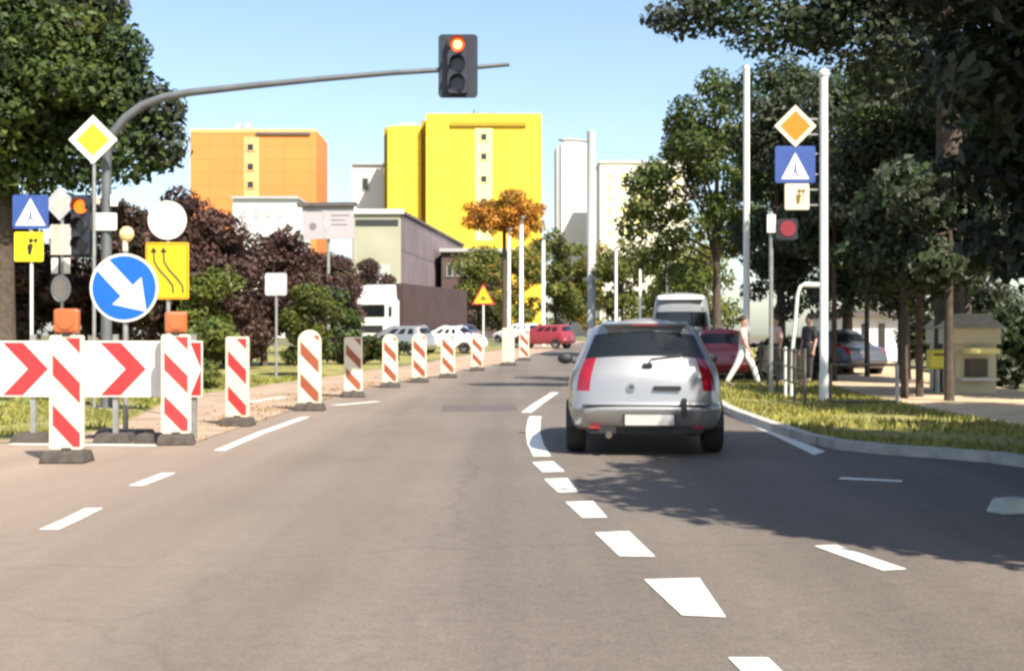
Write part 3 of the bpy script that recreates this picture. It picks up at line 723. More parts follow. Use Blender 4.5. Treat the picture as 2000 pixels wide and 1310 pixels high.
# cream kiosk and white wall among the right-hand trees
b = building('kiosk', 'cream kiosk with stepped roof behind the trees on the right', 'kiosk')
d = 26.0; x0, x1 = X(1866, d), X(1946, d); g = gz(d)
MB().box(x0, x1, d, d + 1.6, g, Z(672, d)).build('wall', 'cream_wall', b)
MB().taper(x0 - .12, x1 + .12, d - .25, d + 1.8, Z(640, d), Z(612, d), 0.55).build('roof', 'roof_tile', b)
MB().box(x0 - .06, x1 + .06, d - .1, d + 1.7, Z(671.8, d), Z(640.2, d)).build('fascia', 'cream_wall', b)
MB().box(x0 + .12, x1 - .12, d - .5, d - .103, Z(690, d), Z(680, d)).build('awning', 'pale_yellow_wall', b)
f = MB().box(x0 + .2, x1 - .2, d - .05, d - .003, Z(735, d), Z(700, d)).build('window', 'roof_dark', b)
MB().box(x0 + .25, x1 - .25, d - .06, d - .053, Z(732, d), Z(703, d)).build('pane', 'window_dark', f)
MB().box(x0 + .05, x1 - .05, d - .3, d - .06, Z(742, d), Z(738, d)).build('counter', 'white_wall', b)
b = building('low_building', 'low white pavilion glimpsed between the dark trunks on the right')
d = 52.0
MB().box(X(1655, d), X(1765, d), d, d + 6, gz(d) - .1, Z(618, d)).build('wall', 'white_wall', b)
MB().box(X(1648, d), X(1772, d), d - .4, d + 6.4, Z(617.9, d), Z(606, d)).build('roof', 'roof_dark', b)
for px in (1683, 1716): MB().box(X(px, d), X(px + 12, d), d - .05, d - .003, gz(d) + .1, Z(632, d)).build('door', 'window_dark', b)

# ---------------------------------------------------------------- signs
def diamond(cx, cz, r): return [(cx, cz + r), (cx + r, cz), (cx, cz - r), (cx - r, cz)]
def rect(cx, cz, w, h): return [(cx - w / 2, cz - h / 2), (cx + w / 2, cz - h / 2), (cx + w / 2, cz + h / 2), (cx - w / 2, cz + h / 2)]
def rrect(cx, cz, w, h, r, n=4):
    out = []
    for sx, sz, a0 in ((1, -1, -90), (1, 1, 0), (-1, 1, 90), (-1, -1, 180)):
        for k in range(n + 1):
            a = R(a0 + 90 * k / n)
            out.append((cx + sx * (w / 2 - r) + r * math.cos(a), cz + sz * (h / 2 - r) + r * math.sin(a)))
    return out
def arrow(cx, cz, L, ang, sw, hw, hl):
    p = [(-L / 2, -sw / 2), (L / 2 - hl, -sw / 2), (L / 2 - hl, -hw / 2), (L / 2, 0), (L / 2 - hl, hw / 2), (L / 2 - hl, sw / 2), (-L / 2, sw / 2)]
    c, s = math.cos(ang), math.sin(ang)
    return [(cx + x * c - z * s, cz + x * s + z * c) for x, z in p]
def post(parent, x, z0, z1, r, mat='galv', y=0.05):
    m = MB().tube([(x, y, z0), (x, y, z1)], r, 12)
    m.ball((x, y, z1), (r, r, r * .4), 10, 4)
    return m.build('post', mat, parent)
def layer(parent, name, polys, mats, y0=-0.012, step=0.004, back='grey_sign'):
    """first polygon is the plate, the following ones lie 4 mm proud of one another"""
    p = MB().prism(polys[0], y0, y0 + 0.014).build(name, mats[0], parent)
    for i, (q, mt) in enumerate(zip(polys[1:], mats[1:])):
        qs = q if isinstance(q[0][0], (tuple, list)) else [q]
        mb = MB()
        for poly in qs: mb.prism(poly, y0 - step * (i + 1), y0 - step * i - 0.0005)
        nm = 'border' if i == 0 and len(polys) > 2 else 'symbol'
        mb.build(nm, mt, p)
    return p
def child_pictogram(cx, cz, s):
    body = [(cx - .1 * s, cz - .35 * s), (cx + .02 * s, cz - .35 * s), (cx + .12 * s, cz + .1 * s), (cx - .02 * s, cz + .15 * s), (cx - .15 * s, cz + .05 * s)]
    head = [(cx + .02 * s + .1 * s * math.cos(k), cz + .27 * s + .1 * s * math.sin(k)) for k in np.linspace(0, 5.7, 10)]
    stick = [(cx + .16 * s, cz - .3 * s), (cx + .2 * s, cz - .3 * s), (cx + .24 * s, cz + .2 * s), (cx + .2 * s, cz + .2 * s)]
    lolly = [(cx + .22 * s + .09 * s * math.cos(k), cz + .28 * s + .09 * s * math.sin(k)) for k in np.linspace(0, 5.7, 10)]
    return [body, head, stick, lolly]
def walker_pictogram(cx, cz, s):
    out = [[(cx + .06 * s * math.cos(k), cz + .34 * s + .06 * s * math.sin(k)) for k in np.linspace(0, 5.7, 10)]]
    out.append([(cx - .06 * s, cz - .02 * s), (cx + .05 * s, cz - .02 * s), (cx + .07 * s, cz + .24 * s), (cx - .04 * s, cz + .25 * s)])
    out.append([(cx - .22 * s, cz - .4 * s), (cx - .14 * s, cz - .4 * s), (cx + .03 * s, cz - .03 * s), (cx - .06 * s, cz - .03 * s)])
    out.append([(cx + .16 * s, cz - .4 * s), (cx + .24 * s, cz - .4 * s), (cx + .055 * s, cz - .03 * s), (cx - .03 * s, cz - .03 * s)])
    return out

# traffic signal mast with the long arm
d = 22.0
mast = thing('traffic_signal_mast', 'grey mast with a long curved arm carrying a lit red traffic light over the road', 'traffic light', (X(208, d), d, 0))
xo = X(208, d)
m = MB().tube([(0, 0, 0), (0, 0, 1.2), (0, 0, Z(330, d))], [0.105, 0.095, 0.085], 16)
m.box(-.2, .2, -.2, .2, 0.0, .03)
m.build('pole', 'mast_paint', mast)
pts = [(208, 330), (210, 290), (222, 258), (245, 230), (278, 206), (320, 190), (370, 181), (480, 169), (620, 155), (760, 143), (880, 136), (995, 126)]
arm = [(X(px, d) - xo, 0, Z(py, d)) for px, py in pts]
MB().tube(arm, [.085, .082, .08, .078, .076, .074, .07, .062, .056, .05, .045, .038], 12).build('arm', 'mast_paint', mast)
def signal_head(parent, cx, z_top, w, h, y, lit, lensr, plate=None):
    hd = MB().prism(rrect(cx, z_top - h / 2, w, h, 0.05), y - .16, y).build('signal_housing', 'signal_black', parent, bevel=0)
    if plate:
        MB().prism(rrect(cx, z_top - h / 2, plate[0], plate[1], 0.06), y - .03, y - .004).build('backing_board', 'signal_black', hd) if False else MB().prism(rrect(cx, z_top - h / 2, plate[0], plate[1], 0.07), y + .003, y + .025).build('backing_board', 'signal_black', hd)
    for k in range(3):
        zc = z_top - h / 6 - k * h / 3
        MB().disc(cx, zc, lensr, y - .172, y - .161).build('lens', lit if k == 0 and lit else 'lens_dark', hd)
        if k == 0 and lit == 'lens_red_lit': MB().disc(cx, zc, lensr * .62, y - .177, y - .173).build('lens_core', 'lens_core_lit', hd)
        v, f = [], []
        n = 14
        for i in range(n + 1):
            a = R(-25 + 230 * i / n)
            for yy, rr in ((y - .161, lensr + .012), (y - .34 + .1 * abs(math.cos(a)) * 0, lensr + .012)):
                v.append((cx + rr * math.cos(a), yy, zc + rr * math.sin(a)))
        f = [(2 * i, 2 * i + 1, 2 * i + 3, 2 * i + 2) for i in range(n)]
        MB().add(v, f, True).build('visor', 'signal_black', hd)
    return hd
cx = X(895, d) - xo
signal_head(mast, cx, Z(76, d), .36, 1.02, -.10, 'lens_red_lit', .125, (.70, 1.13))
m = MB()
m.box(cx - .05, cx + .05, -.075, .06, Z(142, d) - .06, Z(142, d) + .06)
m.box(cx - .05, cx + .05, -.075, .06, Z(100, d) - .03, Z(100, d) + .03).build('bracket', 'mast_paint', mast)
hx = X(166, d) - xo
signal_head(mast, hx, Z(388, d), .34, 1.0, -.06, 'lens_amber_lit', .12, (.46, 1.12))
MB().tube([(hx + .1, -.02, Z(420, d)), (0, 0, Z(420, d))], .025).tube([(hx + .1, -.02, Z(480, d)), (0, 0, Z(480, d))], .025).build('bracket', 'mast_paint', mast)
MB().prism(rrect(X(209, d) - xo, Z(434, d), .43, .31, .03), -.125, -.105).build('plate', 'white_paint', mast)
MB().prism(rect(X(227, d) - xo, Z(393, d), .13, .2), -.125, -.105).build('plate', 'white_paint', mast)
MB().prism(rect(X(191, d) - xo, Z(392, d), .15, .15), -.125, -.105).build('plate', 'pale_pink_sign', mast)

# yellow diamond on its own tall post
d = 21.6
t = thing('priority_sign', 'tall post with a lime yellow priority diamond bordered in white beside the curved mast', 'road sign', (X(182, d), d, 0))
c = (0, Z(273, d))
post(t, 0, 0, Z(250, d), .032)
layer(t, 'sign_panel', [diamond(*c, .43), diamond(*c, .29)], ['white_paint', 'lime_film'])
# blue crossing sign with yellow plate
d = 22.5
t = thing('crossing_sign', 'blue pedestrian crossing sign above a small yellow plate at the far left', 'road sign', (X(60, d), d, 0), R(4))
post(t, 0, 0, Z(385, d), .03, 'white_pole')
cz = Z(414, d)
tri = [(-.27, cz - .25), (.27, cz - .25), (0, cz + .25)]
p = layer(t, 'sign_panel', [rrect(0, cz, .64, .62, .04), tri, walker_pictogram(0, cz - .08, .32)], ['dull_blue_film', 'white_paint', 'dull_blue_film'])
cz = Z(482, d)
layer(t, 'plate', [rrect(-.03, cz, .52, .54, .03), child_pictogram(-.0, cz, .42)], ['yellow_film', 'black_film'])
# grey cluster of faded signs
d = 23.5
t = thing('faded_sign_cluster', 'thin post carrying a faded grey diamond with pale plates and a grey disc below', 'road sign', (X(119, d), d, 0), R(-6))
post(t, 0, 0, Z(370, d), .03)
c = (X(117, d) - X(119, d), Z(398, d))
layer(t, 'sign_panel', [diamond(*c, .33), diamond(*c, .2)], ['grey_sign', 'pale_pink_sign'])
MB().prism(rect(0, Z(468, d), .40, .58), -.012, .002).build('plate', 'pale_pink_sign', t)
MB().prism(rect(-.12, Z(519, d), .13, .30), -.012, .002).prism(rect(.12, Z(519, d), .13, .30), -.012, .002).build('small_plate', 'white_paint', t)
layer(t, 'round_sign', [[(.2 * math.cos(k), Z(563, d) + .26 * math.sin(k)) for k in np.linspace(0, 6.0, 22)], [(.13 * math.cos(k), Z(563, d) + .17 * math.sin(k)) for k in np.linspace(0, 6.0, 22)]], ['grey_sign', 'pale_pink_sign'])
# white round sign with yellow curve board
d = 20.0
t = thing('roadworks_sign', 'white round sign above a yellow board with black curved lane arrows', 'road sign', (X(327, d), d, 0))
post(t, 0, 0, Z(395, d), .035)
p = MB().disc(0, Z(430, d), .315, -.012, .002, 40).build('round_sign', 'white_paint', t)
cz = Z(529, d)
def curve_band(pts, w):
    L, Rr = [], []
    for i, (x, z) in enumerate(pts):
        a, b_ = Vector(pts[max(i - 1, 0)]), Vector(pts[min(i + 1, len(pts) - 1)])
        tt = (b_ - a).normalized(); n = Vector((-tt.y, tt.x)) * w / 2
        L.append((x + n.x, z + n.y)); Rr.append((x - n.x, z - n.y))
    return [[L[i], L[i + 1], Rr[i + 1], Rr[i]] for i in range(len(pts) - 1)]
sc = []
for ox in (-.10, .06):
    sc += curve_band([(ox - .12, cz + .34), (ox - .11, cz + .15), (ox - .03, cz + .02), (ox + .10, cz - .12), (ox + .19, cz - .24), (ox + .2, cz - .36)], .045)
    sc.append([(ox - .19, cz + .30), (ox - .05, cz + .30), (ox - .12, cz + .40)])
brd = [rect(0, cz + .435, .68, .03), rect(0, cz - .435, .68, .03), rect(-.325, cz, .03, .84), rect(.325, cz, .03, .84)]
layer(t, 'curve_board', [rrect(0, cz, .70, .92, .03), brd, sc], ['yellow_film', 'amber_film', 'dark_film'])
# blue circular keep-right sign
d = 15.6
t = thing('keep_right_sign', 'big blue round sign with a white arrow slanting down right, yellow lamp on top', 'road sign', (X(243, d), d, 0))
post(t, 0, .08, Z(480, d), .035)
r = .435; cz = Z(562, d)
circ = lambda rr, n=48: [(rr * math.cos(2 * math.pi * k / n), cz + rr * math.sin(2 * math.pi * k / n)) for k in range(n)]
layer(t, 'sign_panel', [circ(r), circ(r * .93), arrow(.01, cz - .01, .80, R(-47), .20, .50, .36)], ['white_paint', 'blue_film', 'white_paint'])
lm = MB().tube([(0, 0.03, Z(490, d)), (0, 0.03, Z(470, d))], .035).build('lamp_stem', 'cream_board', t)
MB().ball((0.02, 0.03, Z(457, d)), (.095, .07, .10)).build('warning_lamp', 'lamp_yellow', t)
MB().taper(-.35, .35, -.22, .28, 0, .1, .85).build('rubber_foot', 'rubber', t, bevel=.015)

# chevron board
d = 15.0
t = thing('chevron_board', 'long white barrier board with red chevrons pointing right behind the first beacon boards', 'barrier', (X(160, d), d, 0), R(-2))
zc = Z(720, d)
xl, xr_ = X(-140, d) - X(160, d), X(398, d) - X(160, d)
p = MB().prism(rrect((xl + xr_) / 2, zc, xr_ - xl, .68, .02), -.02, .01).build('panel', 'white_paint', t)
def chevron(cx, cz, w, h, th):
    return [(cx - w / 2, cz + h / 2), (cx - w / 2 + th, cz + h / 2), (cx + w / 2, cz), (cx - w / 2 + th, cz - h / 2), (cx - w / 2, cz - h / 2), (cx + w / 2 - th, cz)]
for px in (-150 + 0, 50, 243, 420):
    q = chevron(X(px, d) - X(160, d), zc, .56, .64, .25)
    q = [(min(max(x, xl + .01), xr_ - .01), z) for x, z in q]
    if px == -150: continue
    m = MB().add([(x, -.026, z) for x, z in q], [(0, 1, 2, 5), (5, 2, 3, 4)])
    m.build('chevron', 'red_film', p)
for px in (62, 225, -90, 380): MB().box(X(px, d) - X(160, d) - .03, X(px, d) - X(160, d) + .03, .0105, .06, .05, zc + .42).build('leg', 'galv', t)
for px in (62, 225, -90, 305):
    MB().taper(X(px, d) - X(160, d) - .23, X(px, d) - X(160, d) + .23, -.16, .22, .0, .11, .8).build('rubber_foot', 'rubber', t, bevel=.012)

# beacon boards
GB = 'red and white beacon boards along the closed lane'
def beacon(px, base_py, label, w=.36, h=1.22, mats=('cream_board', 'red_film'), lamp=False, rounded=False, rz=0.0, base='rubber', z0=.13, flip=1, lean=0.0):
    x, y = G(px, base_py)
    t = thing('beacon_board', label, 'beacon board', (x, y, gz(y) + (.008 if base_py < 830 else .004)), rz, GB)
    zt = z0 + h
    if rounded:
        poly = [(-w / 2, z0), (w / 2, z0)] + [(w / 2 * math.cos(a), zt - w / 2 + w / 2 * math.sin(a)) for a in np.linspace(0, math.pi, 12)]
    else:
        poly = rrect(0, z0 + h / 2, w, h, .03)
    mb = MB().prism(poly, -.02, .02)
    mb.mi = 1
    iw = w * .80; hs = h / 5.6
    z = z0 - hs * .2
    k = 0
    while z < zt:                                              # parallelogram stripes, higher at the left
        sl = iw * 1.05
        q = [(-iw / 2, z + sl), (-iw / 2, z + sl + hs), (iw / 2, z + hs), (iw / 2, z)]
        lo, hi = z0 + .03, zt - (.03 if not rounded else .10)
        # clip to the panel height
        out = []
        for i in range(4):
            a, b_ = q[i], q[(i + 1) % 4]
            for lim, sgn in ():
                pass
        def clip(pl, lim, keep_above):
            res = []
            for i in range(len(pl)):
                a, b_ = pl[i], pl[(i + 1) % len(pl)]
                ia = (a[1] >= lim) == keep_above; ib = (b_[1] >= lim) == keep_above
                if ia: res.append(a)
                if ia != ib:
                    tt = (lim - a[1]) / (b_[1] - a[1]); res.append((a[0] + (b_[0] - a[0]) * tt, lim))
            return res
        q = clip(q, lo, True)
        if len(q) > 2: q = clip(q, hi, False)
        if len(q) > 2:
            mb.add([(x_ * flip, -.0235, z_) for x_, z_ in q], [list(range(len(q)))])
            mb.add([(x_ * flip, .0235, z_) for x_, z_ in q], [list(range(len(q)))])
        z += hs * 2.45
        k += 1
    mb.build('panel', list(mats), t)
    MB().taper(-.24 * w / .36, .24 * w / .36, -.19, .19, 0, .12, .86).build('rubber_foot', base, t, bevel=.02)
    MB().box(-.05, .05, -.03, .03, .1, z0 + .02).build('socket', 'rubber', t)
    if lamp:
        l = MB().box(-.13, .13, -.05, .05, zt + .02, zt + .27).build('warning_lamp', 'lamp_orange', t, bevel=.03)
        MB().disc(0, zt + .15, .09, -.062, -.052, 20).build('lens', 'lamp_orange', l)
        MB().box(-.04, .04, -.03, .03, zt - .01, zt + .022).build('lamp_bracket', 'black_plastic', l)
    return t
beacon(131, 903, 'nearest red and white beacon board with orange lamp, left of the blue sign', lamp=True, h=1.17, w=.35)
beacon(344, 868, 'red and white beacon board with an orange lamp, in front of the yellow curve board', lamp=True, h=1.18, w=.34, rz=R(12))
beacon(464, 832, 'lampless red and white beacon board right of the chevron board', h=1.15, w=.34, rz=R(-6), mats=('cream_board', 'red_film'), base='rubber')
beacon(605, 802, 'round topped cream beacon board with brown stripes at the far end of the solid line', h=1.26, w=.40, rounded=True, mats=('cream_board', 'brown_red_film'))
beacon(690, 776, 'fifth beacon board from the left, brown striped, above the short white dash', h=1.13, w=.38, mats=('cream_board', 'brown_red_film'), rz=R(10))
beacon(762, 757, 'sixth beacon board from the left, round topped, below the white truck cab', h=1.2, w=.38, rounded=True, mats=('cream_board', 'brown_red_film'))
beacon(819, 747, 'seventh beacon board from the left, in front of the silver grey car', h=1.22, w=.40, rounded=True, mats=('cream_board', 'brown_red_film'))
beacon(875, 738, 'eighth beacon board from the left, at the rear of the silver grey car', h=1.2, w=.42, rounded=True, mats=('cream_board', 'brown_red_film'))
beacon(932, 724, 'ninth beacon board from the left, in front of the pinkish white car', h=1.15, w=.40, rounded=True, mats=('cream_board', 'brown_red_film'))
beacon(993, 714, 'tenth beacon board from the left, plain cream and nearly unstriped', h=1.3, w=.46, mats=('cream_board', 'cream_board'), rz=R(-8))
beacon(1024, 704, 'farthest small beacon board in the row, left of the dark red car', h=1.15, w=.42, mats=('cream_board', 'brown_red_film'))

# billboard, small square sign, yellow triangle
d = 55.0
t = thing('billboard', 'double panelled white billboard on a single post left of the pale shop building', 'billboard', (X(640, d), d, gz(d)), R(-7))
g = gz(d); x_ = lambda px: X(px, d) - X(640, d)
MB().tube([(0, .12, 0), (0, .12, Z(462, d) - g)], .075, 12).build('post', 'galv', t)
p = MB().box(x_(590), x_(692), -.06, .06, Z(467, d) - g, Z(404, d) - g).build('panel', 'board_pale', t)
MB().box(x_(633), x_(639), -.075, -.062, Z(465, d) - g, Z(406, d) - g).build('divider', 'grey_sign', p)
m = MB()
m.disc(x_(611), Z(442, d) - g, .17, -.07, -.062, 16)
for k, (a, b_) in enumerate(((598, 628), (648, 684), (648, 676), (648, 680))): m.box(x_(a), x_(b_), -.07, -.062, Z(420 + (k - 1) * 9, d) - g - .05, Z(420 + (k - 1) * 9, d) - g)
m.build('print', 'litho', p)
MB().box(x_(580), x_(698), -.2, .16, Z(403.5, d) - g, Z(396, d) - g).build('cap', 'roof_dark', t)
d = 36.0
t = thing('square_sign', 'small plain white square sign on a short grey post left of the round green bush', 'road sign', (X(539, d), d, gz(d)))
g = gz(d)
post(t, 0, 0, Z(560, d) - g, .04)
layer(t, 'sign_panel', [rrect(0, Z(555, d) - g, .64, .66, .06), rrect(0, Z(555, d) - g, .56, .58, .05)], ['grey_sign', 'white_paint'])
d = 62.0
t = thing('warning_sign', 'yellow triangular roadworks warning sign on a post above the dark blue car', 'road sign', (X(944, d), d, gz(d)))
g = gz(d)
post(t, 0, 0, Z(585, d) - g, .045, 'white_pole')
zc = Z(577, d) - g
layer(t, 'sign_panel', [[(-.60, zc - .46), (.60, zc - .46), (0, zc + .62)], [[(-.46, zc - .38), (.46, zc - .38), (0, zc + .45)]], [[(-.2, zc - .25), (.2, zc - .25), (.06, zc - .02), (-.06, zc - .02)], rect(0, zc + .09, .09, .12)]], ['red_film', 'yellow_film', 'dark_film'])

# pale posts and lamp masts
def pole(name, label, cat, px, py0, py1, d, r, mat='white_pole', group=None):
    g = gz(d)
    t = thing(name, label, cat, (X(px, d), d, g), 0, group)
    top = Z(py0, d) - g
    m = MB().tube([(0, 0, 0), (0, 0, .6), (0, 0, .62), (0, 0, top)], [r * 1.18, r * 1.18, r * 1.03, r], 12)
    m.ball((0, 0, top), (r, r, r * .5), 12, 4)
    m.build('shaft', mat, t)
    MB().box(-r * 2.6, r * 2.6, -r * 2.6, r * 2.6, 0, .04).build('base_plate', 'galv', t)
    return t, top
for px, py0, d, r, lb in ((994, 462, 72, .10, 'pale post just left of the tallest pale post, above the cream beacon board'), (1018, 440, 68, .12, 'tallest pale post in the distance between the yellow triangle and the red car'), (1061, 470, 80, .12, 'pale post above the red car left of the silver hatchback')):
    t, top = pole('lamp_post', lb, 'lamp post', px, py0, 0, d, r, group='pale lamp posts in the distance')
    MB().tube([(0, 0, top), (.05, -.3, top + .25), (.1, -.9, top + .35)], .05, 8).build('arm', 'white_pole', t)
    MB().ball((.1, -1.05, top + .33), (.12, .3, .08)).build('lamp_head', 'galv', t)
for px, py0, d, r, lb in ((1203, 490, 70, .08, 'thin pale post left of the grey van'), (1250, 520, 62, .07, 'thinnest pale post right beside the grey van')):
    pole('sign_post', lb, 'post', px, py0, 0, d, r, group='thin pale posts by the grey van')
t, top = pole('tall_lamp_mast', 'tall thick grey mast with a short arm to its left before the pale sky', 'lamp post', 1155, 258, 0, 120, .42, 'grey_wall')
MB().tube([(-.3, 0, top - .9), (-1.6, 0, top - .75), (-2.8, 0, top - .7)], .13, 8).build('arm', 'grey_wall', t)
MB().ball((-2.75, 0, top - .78), (.5, .25, .14)).build('lamp_head', 'galv', t)
# hooped post in the distance
t = thing('hoop_post', 'pale hooked lamp post behind the roof of the grey van', 'lamp post', (X(1303, 60), 60, gz(60)))
zz = Z(490, 60) - gz(60)
MB().tube([(0, 0, 0), (0, 0, zz - .3), (-.06, 0, zz - .08), (-.3, 0, zz + .08), (-.62, 0, zz), (-.78, 0, zz - .25)], .055, 10).build('post', 'white_pole', t)
MB().ball((-.8, 0, zz - .32), (.1, .1, .12)).build('lamp_head', 'galv', t)

# two tall white poles on the right; the second carries three signs
t, top = pole('tall_white_pole', 'tall plain white pole left of the orange diamond sign', 'pole', 1458, 138, 0, 34, .09)
MB().ball((0, 0, top + .05), (.09, .09, .1)).build('cap', 'white_pole', t)
d = 22.6
t, top = pole('tall_white_pole', 'tall white pole carrying the orange diamond and blue crossing signs on side brackets', 'pole', 1609, 150, 0, d, .075)
g = gz(d); X0 = X(1609, d)
MB().ball((0, 0, top + .05), (.1, .1, .1)).build('cap', 'white_pole', t)
sx = X(1554, d) - X0
m = MB()
for py in (232, 262, 300, 340, 370, 400): m.box(sx - .05, 0, .03, .05, Z(py, d) - .015, Z(py, d) + .015)
m.build('bracket', 'galv', t)
c = (sx, Z(246, d))
layer(t, 'diamond_sign', [diamond(*c, .39), diamond(*c, .28)], ['cream_board', 'amber_film'], y0=.012)
cz = Z(321, d)
tri = [(sx - .26, cz - .27), (sx + .26, cz - .27), (sx, cz + .22)]
layer(t, 'crossing_sign', [rrect(sx, cz, .74, .68, .04), tri, walker_pictogram(sx, cz - .1, .32)], ['dull_blue_film', 'white_paint', 'dull_blue_film'], y0=.028)
cz = Z(384, d)
layer(t, 'plate', [rrect(sx + .03, cz, .45, .48, .03), child_pictogram(sx + .06, cz, .38)], ['cream_board', 'dark_film'], y0=.012)
# pedestrian signal
d = 25.0
t = thing('pedestrian_signal', 'slim signal post with a white box and a dull red light', 'traffic light', (X(1506, d), d, 0))
post(t, 0, 0, Z(415, d), .045, 'galv', y=0)
hd = MB().prism(rrect(.30, Z(449, d), .40, .42, .05), -.18, .0).build('signal_housing', 'signal_black', t)
MB().disc(.30, Z(448, d), .16, -.195, -.181, 24).build('lens', 'lens_red', hd)
MB().box(-.10, .07, -.12, -.05, Z(455, d), Z(420, d)).build('white_box', 'white_paint', t)
MB().tube([(0, 0, Z(440, d)), (.2, -.02, Z(440, d))], .02).build('bracket', 'galv', t)
# bent pale pipe hoop
d = 23.5
t = thing('pipe_hoop', 'bent pale pipe hoop attached low at the left of the second white pole', 'barrier', (X(1553, d), d, 0))
x_ = lambda px: X(px, d) - X(1553, d)
MB().tube([(x_(1545), 0, 0), (x_(1547), 0, Z(690, d)), (x_(1554), 0, Z(620, d)), (x_(1558), 0, Z(575, d)), (x_(1563), 0, Z(560, d)), (x_(1572), 0, Z(555, d)), (x_(1602), 0, Z(556, d))], .035, 10).tube([(x_(1570), 0, Z(556, d)), (x_(1600), 0, Z(557, d))], .055, 10).build('pipe', 'white_pole', t)
# pedestrian railing with dark posts beside the kerb
t = thing('railing', 'dark metal railing with close upright posts beside the kerb right of the silver car', 'railing', (X(1540, 22.5), 22.5, .1))
P0 = Vector((X(1540, 22.5), 22.5))
ends = [(1572, 803), (1552, 797), (1534, 786), (1518, 774), (1500, 764), (1484, 756)]
pp = []
for px, py in ends:
    x, y = G(px, py); pp.append((x - P0.x, y - P0.y))
for k, (x, y) in enumerate(pp):
    MB().tube([(x, y, -.02), (x, y, .98)], .03, 8).build('railing_post', 'dark_pole' if k != 2 else 'white_pole', t)
m = MB()
for z in (.93, .62, .34): m.tube([(x, y, z) for x, y in pp], .018, 8)
m.build('rail', 'dark_pole', t)
for i in range(len(pp) - 1):
    a, b_ = Vector(pp[i]), Vector(pp[i + 1])
    for k in range(1, 5):
        q = a.lerp(b_, k / 5); MB().tube([(q.x, q.y, .34), (q.x, q.y, .93)], .009, 6).build('baluster', 'dark_pole', t)
# brown tube barrier round the pavement
d = 21.4
t = thing('tube_barrier', 'low rectangular brown tube barrier before the tan pavement right of the second white pole', 'barrier', (X(1690, d), d, .09))
x_ = lambda px: X(px, d) - X(1690, d)
MB().tube([(x_(1622), 0, -.05), (x_(1622), 0, .70)], .03, 8).build('barrier_post', 'dark_pole', t)
MB().tube([(x_(1752), 0, -.05), (x_(1752), 0, .70)], .035, 8).build('barrier_post', 'pale_pink_sign', t)
MB().tube([(x_(1622), 0, .70), (x_(1752), 0, .70)], .022, 8).tube([(x_(1622), 0, .06), (x_(1752), 0, .06)], .03, 8).build('rail', 'dark_pole', t)
# yellow post box on a grey post
d = 26.0
t = thing('post_box', 'yellow green box on a grey post between the thin trunks on the right', 'post box', (X(1831, d), d, .09))
MB().box(-.2, .2, -.15, .15, Z(720, d) - .09, Z(682, d) - .09).build('box', 'bin_yellow', t, bevel=.04)
MB().box(-.13, .13, -.158, -.151, Z(694, d) - .09, Z(690, d) - .09).build('slot', 'black_plastic', t)
MB().tube([(0, 0, 0), (0, 0, Z(719, d) - .09)], .05, 10).build('post', 'galv', t)
# pale kerb stone lying at the shaded verge
x, y = G(1972, 1003)
m = MB().taper(-.14, .16, -.10, .10, 0, .11, .72)
tag(m.build('kerb_stone', 'stone', None, (x, y, .006), (0, 0, R(18)), bevel=.02), 'pale loose stone block on the shaded asphalt at the right edge', 'stone')

# ---------------------------------------------------------------- vehicles
def loft_car(spec):
    """closed cage of layers (z, rear y, front y, half width) with columns round the plan, subdivided, then split by region"""
    L = spec['layers']; cols = spec['cols']; n = len(cols)
    V, idx = [], {}
    def vert(p):
        V.append(p); return len(V) - 1
    for li, (z, yr, yf, w) in enumerate(L):
        for side in (1, -1):
            for c, (fx, kind, val) in enumerate(cols):
                if side == -1 and fx == 0:
                    idx[li, side, c] = idx[li, 1, c]; continue
                y = yr + val if kind == 'r' else yf - val if kind == 'f' else yr + val * (yf - yr)
                dz = spec.get('crown', 0) * (1 - fx * fx) if li > spec['belt'] else 0
                idx[li, side, c] = vert((side * fx * w, y, z + dz))
    faces, mi = [], []
    for li in range(len(L) - 1):
        for side in (1, -1):
            for c in range(n - 1):
                q = [idx[li, side, c], idx[li, side, c + 1], idx[li + 1, side, c + 1], idx[li + 1, side, c]]
                if side == -1: q.reverse()
                faces.append(q); mi.append(spec['region'](li, c))
    lt = len(L) - 1
    ctr = {}
    for c in range(n):
        if cols[c][0] == 0: ctr[c] = idx[lt, 1, c]
        else:
            a = V[idx[lt, 1, c]]; ctr[c] = vert((0, a[1], a[2] + .02))
    for side in (1, -1):
        for c in range(n - 1):
            q = [idx[lt, side, c], idx[lt, side, c + 1], ctr[c + 1], ctr[c]]
            q2 = []
            for i in q:
                if i not in q2: q2.append(i)
            if side == -1: q2.reverse()
            faces.append(q2); mi.append(0)
    bot = [idx[0, 1, c] for c in range(n)] + [idx[0, -1, c] for c in range(n - 2, 0, -1)]
    faces.append(bot[::-1]); mi.append(5)
    me = bpy.data.meshes.new('cage'); me.from_pydata(V, [], faces)
    for k in range(6): me.materials.append(None)
    me.polygons.foreach_set('material_index', mi)
    o = bpy.data.objects.new('cage', me); COL.objects.link(o)
    md = o.modifiers.new('s', 'SUBSURF'); md.levels = md.render_levels = spec.get('sub', 2)
    dg = bpy.context.evaluated_depsgraph_get()
    ev = bpy.data.meshes.new_from_object(o.evaluated_get(dg))
    vs = np.empty(len(ev.vertices) * 3); ev.vertices.foreach_get('co', vs); vs = vs.reshape(-1, 3)
    parts = {}
    for p in ev.polygons: parts.setdefault(p.material_index, []).append(list(p.vertices))
    bpy.data.objects.remove(o); bpy.data.meshes.remove(me); bpy.data.meshes.remove(ev)
    return vs, parts
